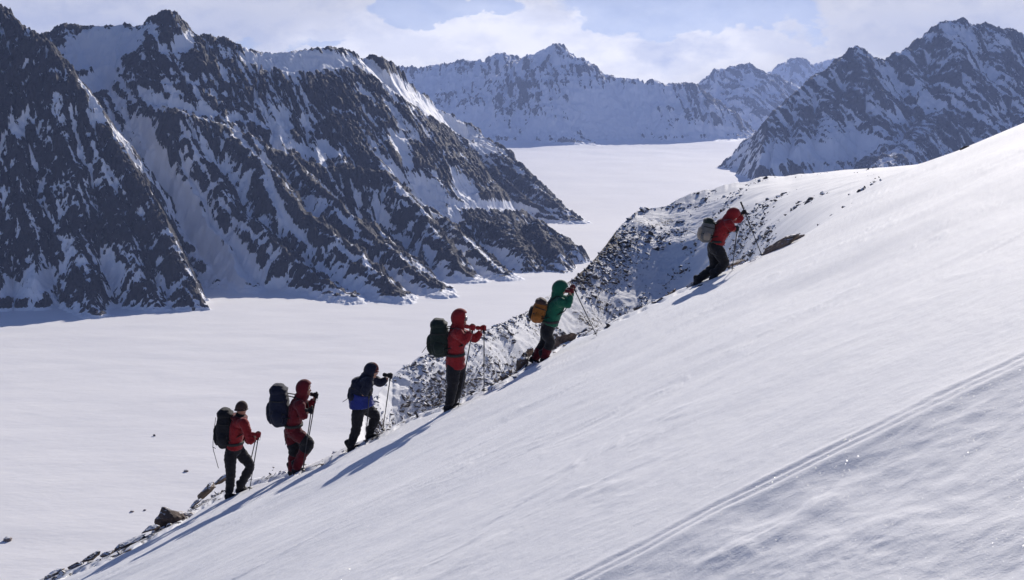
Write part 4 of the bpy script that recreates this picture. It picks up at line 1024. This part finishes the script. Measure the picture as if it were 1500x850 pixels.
# stones of the spur: the biggest are things, the rest one mass of scree
def spur_stones():
    rnd = random.Random(5); big = []; small = []
    Ls = [( .5, .87), (-.87, .5)]
    tries = 0
    while tries < 52000:
        tries += 1
        px = rnd.uniform(548, 1290); py = rnd.uniform(246, 640)
        u, e = uv(px, py)
        sil = float(np.interp(u, su, se)); 
        if e > sil or e < float(np.interp(u, cu, ce)) + .001: continue
        p = hit(px, py)
        if p is None or p.y < float(plane_y(u, np.interp(u, cu, ce))) + 3: continue
        la = p.x * .5 + p.y * .87; lb = -p.x * .87 + p.y * .5
        k = float(fbm(np.array([la * .07]), np.array([lb * .33]), 3, 93)[0]) * 1.3 + float(fbm(np.array([p.x * .35]), np.array([p.y * .25]), 3, 96)[0]) * .9
        dens = np.interp(px, [548, 600, 800, 880, 960, 1060, 1150, 1290], [.46, .46, .48, .44, .20, .02, -.22, -.5])
        near = (sil - e) * F                                  # pixels below the skyline
        dens += .30 * math.exp(-(near / 9) ** 2) * (px < 1140) + .35 * math.exp(-((px - 872) / 38) ** 2) * math.exp(-(near / 45) ** 2)
        if 1000 < px < 1150: dens += .22 * math.exp(-((py - (402 - (px - 1040) * .42)) / 16) ** 2)
        if rnd.random() > (dens - .03 + k * 1.9) * .85: continue
        r = (.035 + .14 * rnd.random() ** 3.0) * (p.y / 45) ** .35
        if rnd.random() < .05: r *= 1.7
        (big if r > .15 else small).append((p, r))
    return big, small
BIG, SMALL = spur_stones()
BIG.sort(key=lambda t: -t[1]); SMALL += BIG[240:]; BIG = BIG[:240]
protos = []
for i in range(9):
    bm = hull_rock(100 + i, (1, .8, .42 + .06 * (i % 4)), 16, 1, .06); me = bpy.data.meshes.new('stone'); bm.to_mesh(me); bm.free(); me.materials.append(MG); protos.append(me)
rnd = random.Random(9)
for i, (p, r) in enumerate(BIG):
    o = link(bpy.data.objects.new('stone', protos[i % 9])); o.location = p + Vector((0, 0, r * .05)); s_ = r * rnd.uniform(.9, 1.2)
    o.scale = (s_ * rnd.uniform(.9, 1.5), s_, s_ * rnd.uniform(.8, 1.2)); o.rotation_euler = (rnd.uniform(-.6, .6), -.2 + rnd.uniform(-.6, .5), rnd.uniform(0, 6.3))
    tag(o, 'snow dusted grey stone among the scree of the spur behind the climbers', 'stone', 'larger stones strewn over the rocky spur')
def edge_stones():
    for i in range(900):
        px = rnd.choice((rnd.uniform(50, 345), rnd.uniform(350, 560), rnd.uniform(560, 1130)))
        u = float(uv(px, 600)[0]); yc_ = float(plane_y(u, np.interp(u, cu, ce)))
        k = float(perlin(np.array([px * .03]), np.array([.5]), 6)[0])
        if rnd.random() > .45 + 1.2 * k: continue
        y = yc_ + rnd.gauss(.15, .35) - .1; 
        SMALL.append((Vector((u * y, y, ground(u * y, y) - .01)), .018 + .07 * rnd.random() ** 3 + (.03 if px < 345 or px > 560 else 0)))
edge_stones()
def scree():
    V = []; Fs = []; off = 0; hulls = []
    for i in range(8):
        bm = hull_rock(200 + i, (1, .8, .5), 11); bm.verts.index_update(); hulls.append((np.array([v.co[:] for v in bm.verts]), [[v.index for v in f.verts] for f in bm.faces])); bm.free()
    for p, r in SMALL:
        vs, fs = hulls[rnd.randrange(8)]
        R_ = np.array(Euler((rnd.uniform(-.9, .9), rnd.uniform(-1.0, .6), rnd.uniform(0, 6.3))).to_matrix()); sc = np.array([r * rnd.uniform(.9, 1.8), r, r * rnd.uniform(.7, 1.2)])
        V.append((vs * sc) @ R_.T + np.array(p)); Fs += [[k + off for k in f] for f in fs]; off += len(vs)
    me = bpy.data.meshes.new('scree'); me.from_pydata(np.vstack(V).tolist(), [], Fs); me.update(); me.materials.append(MG)
    o = link(bpy.data.objects.new('scree', me)); tag(o, 'fine scree poking through the snow of the spur', kind='stuff')
    return len(SMALL)
print('stones', len(BIG), scree())
# ------------------------------------------------------------------ haze
def build_haze():
    bm = bmesh.new(); bmesh.ops.create_cube(bm, size=1)
    for v in bm.verts:
        v.co.x = -14000 if v.co.x < 0 else 14000
        v.co.y = -300 if v.co.y < 0 else 19500
        v.co.z = -420 if v.co.z < 0 else 1750
    me = bpy.data.meshes.new('haze'); bm.to_mesh(me); bm.free()
    o = link(bpy.data.objects.new('haze', me))
    t = NT('haze_air')
    v = t.n('VolumePrincipled', ins={'Color': (.42, .55, .95, 1), 'Density': HAZE, 'Anisotropy': .1})
    t.l(v.outputs[0], t.out.inputs['Volume'])
    me.materials.append(t.m)
    tag(o, 'thin blue haze filling the air over the valley', kind='stuff')
HAZE = 3.5e-5
build_haze()
# ------------------------------------------------------------------ sun and sky
SUN_AZ, SUN_EL = 20.0, 24.0           # azimuth to the right of the view, elevation
sd = Vector((math.sin(math.radians(SUN_AZ)) * math.cos(math.radians(SUN_EL)), math.cos(math.radians(SUN_AZ)) * math.cos(math.radians(SUN_EL)), math.sin(math.radians(SUN_EL))))
ld = bpy.data.lights.new('sun', 'SUN'); ld.energy = 4.6; ld.angle = math.radians(.5); ld.color = (1, .93, .85)
sun = link(bpy.data.objects.new('sun', ld)); sun.rotation_euler = sd.to_track_quat('Z', 'Y').to_euler()
w = bpy.data.worlds.new('World'); scene.world = w; w.use_nodes = True
class WT(NT):
    def __init__(s): s.t = w.node_tree
t = WT(); t.t.nodes.clear()
out = t.n('OutputWorld')
sky = t.n('TexSky', sky_type='NISHITA', sun_disc=False, sun_elevation=math.radians(SUN_EL), sun_rotation=math.radians(SUN_AZ), altitude=2500, air_density=1.0, dust_density=.6, ozone_density=1.5)
bg = t.n('Background', ins={'Strength': .048}); t.l(t.mix(1.0, (0, 0, 0), (0, 0, 0)), bg.inputs[0]); tint = t.n('VectorMath', operation='MULTIPLY'); t.l(sky.outputs[0], tint.inputs[0]); tint.inputs[1].default_value = (.86, .93, 1.28); t.l(tint.outputs[0], bg.inputs[0])
# clouds: noise on the plane (x/|y|, z/|y|) of directions
tc = t.n('TexCoord').outputs['Generated']
sp = t.n('SeparateXYZ'); t.l(tc, sp.inputs[0])
ay = t.math('MAXIMUM', t.math('ABSOLUTE', sp.outputs[1]), .05)
cu_ = t.math('DIVIDE', sp.outputs[0], ay); cv_ = t.math('DIVIDE', sp.outputs[2], ay)
cb = t.n('CombineXYZ'); t.l(cu_, cb.inputs[0]); t.l(cv_, cb.inputs[1])
def blob(px, py, rx, ry, rot=0):
    u, e = uv(px, py)
    m = t.n('Mapping', vector_type='TEXTURE'); t.l(warp, m.inputs[0])
    m.inputs['Location'].default_value = (float(u), float(e), 0); m.inputs['Rotation'].default_value = (0, 0, math.radians(rot)); m.inputs['Scale'].default_value = (rx / F, ry / F, 1)
    ln = t.n('VectorMath', operation='LENGTH'); t.l(m.outputs[0], ln.inputs[0])
    return t.n('MapRange', interpolation_type='SMOOTHSTEP', ins={'Value': ln.outputs['Value'], 'From Min': 1.25, 'From Max': .45}, clamp=True).outputs[0]
wn = t.n('TexNoise', ins={'Scale': 14.0, 'Detail': 5.0, 'Roughness': .6}); t.l(t.map(cb.outputs[0], (1, 1.8, 1)), wn.inputs['Vector'])
vm = t.n('VectorMath', operation='MULTIPLY_ADD'); t.l(wn.outputs['Color'], vm.inputs[0]); vm.inputs[1].default_value = (.12, .07, 0); vm.inputs[2].default_value = (-.06, -.035, 0)
va = t.n('VectorMath', operation='ADD'); t.l(cb.outputs[0], va.inputs[0]); t.l(vm.outputs[0], va.inputs[1]); warp = va.outputs[0]
holes = None
for a in [(610, 2, 95, 34, 8), (690, 14, 90, 22, 0), (1010, 12, 215, 44, -3), (880, 30, 60, 12, 0), (1180, 50, 70, 14, -10), (700, -60, 420, 46, 0), (1150, -70, 500, 60, 0), (330, 62, 90, 12, 6), (470, 70, 70, 12, 10)]:
    b_ = blob(*a)
    if a[0] in (330, 470, 1180, 880): b_ = t.math('MULTIPLY', b_, .55)
    holes = b_ if holes is None else t.math('MAXIMUM', holes, b_)
lens = blob(1197, 28, 42, 7, 2)
n_ = t.noise(t.map(cb.outputs[0], (1, 1.8, 1), loc=(3.1, 0.4, 0)), 13, 9, .6)
cov = t.math('SUBTRACT', t.math('ADD', t.math('MULTIPLY', n_, 1.7), .18), t.math('MULTIPLY', holes, 1.0))
cov = t.n('MapRange', interpolation_type='SMOOTHSTEP', ins={'Value': cov, 'From Min': .22, 'From Max': .70}, clamp=True).outputs[0]
cov = t.math('MAXIMUM', t.math('MAXIMUM', cov, .48), t.math('MULTIPLY', lens, .8))
up = t.n('MapRange', interpolation_type='SMOOTHSTEP', ins={'Value': cv_, 'From Min': .14, 'From Max': .28}, clamp=True).outputs[0]
cov = t.math('MULTIPLY', cov, t.math('SUBTRACT', 1.0, t.math('MULTIPLY', up, 1.0)))
front = t.math('GREATER_THAN', sp.outputs[1], 0.0)
cov = t.math('MULTIPLY', cov, t.math('ADD', t.math('MULTIPLY', front, .9), .1))
# shading of the cloud: self-shadow from a second, lower lookup
n2 = t.noise(t.map(cb.outputs[0], (1, 1.9, 1), loc=(1.7, 2.4, 0)), 11, 7, .6)
nA = t.noise(t.map(cb.outputs[0], (1, 1.8, 1), loc=(3.1, 0.4, 0)), 17, 9, .6); nB = t.noise(t.map(cb.outputs[0], (1, 1.8, 1), loc=(3.104, 0.422, 0)), 17, 9, .6)
rel = t.math('ADD', t.math('MULTIPLY', t.math('SUBTRACT', nB, nA), 5.0), .35, True)
dark = t.math('ADD', t.math('MULTIPLY', t.n('MapRange', ins={'Value': n2, 'From Min': .35, 'From Max': .66}, clamp=True).outputs[0], .5), t.math('MULTIPLY', rel, .8), True)
g1 = t.math('MAXIMUM', blob(975, 68, 75, 24, -5), t.math('MULTIPLY', blob(120, 30, 420, 60, 0), .62))
g1 = t.math('MAXIMUM', g1, t.math('MULTIPLY', blob(1400, 18, 180, 26, 0), .4))
shade = t.math('ADD', t.math('MULTIPLY', dark, .42), t.math('MULTIPLY', g1, .55), True)
bright = blob(800, 70, 420, 70, 0)
ccol = t.mix(shade, (1, .955, .89), (.48, .51, .62))
cem = t.n('Background', ins={'Color': ccol}); t.l(t.math('ADD', .72, t.math('MULTIPLY', bright, .34)), cem.inputs['Strength'])
mx = t.n('MixShader'); t.l(cov, mx.inputs[0]); t.l(bg.outputs[0], mx.inputs[1]); t.l(cem.outputs[0], mx.inputs[2])
t.l(mx.outputs[0], out.inputs[0])
# ------------------------------------------------------------------ camera and render
cd = bpy.data.cameras.new('camera'); cd.sensor_width = 36; cd.lens = 36 * F / 1500; cd.clip_end = 60000; cd.clip_start = .05
cam = link(bpy.data.objects.new('camera', cd)); cam.rotation_euler = (PI / 2 - TH, 0, 0); scene.camera = cam
scene.view_settings.view_transform = 'Standard'; scene.view_settings.look = 'None'; scene.view_settings.gamma = 1; scene.view_settings.exposure = .38
scene.cycles.volume_bounces = 1; scene.cycles.max_bounces = 6; scene.cycles.diffuse_bounces = 3
scene.cycles.volume_step_rate = 10; scene.cycles.volume_max_steps = 32
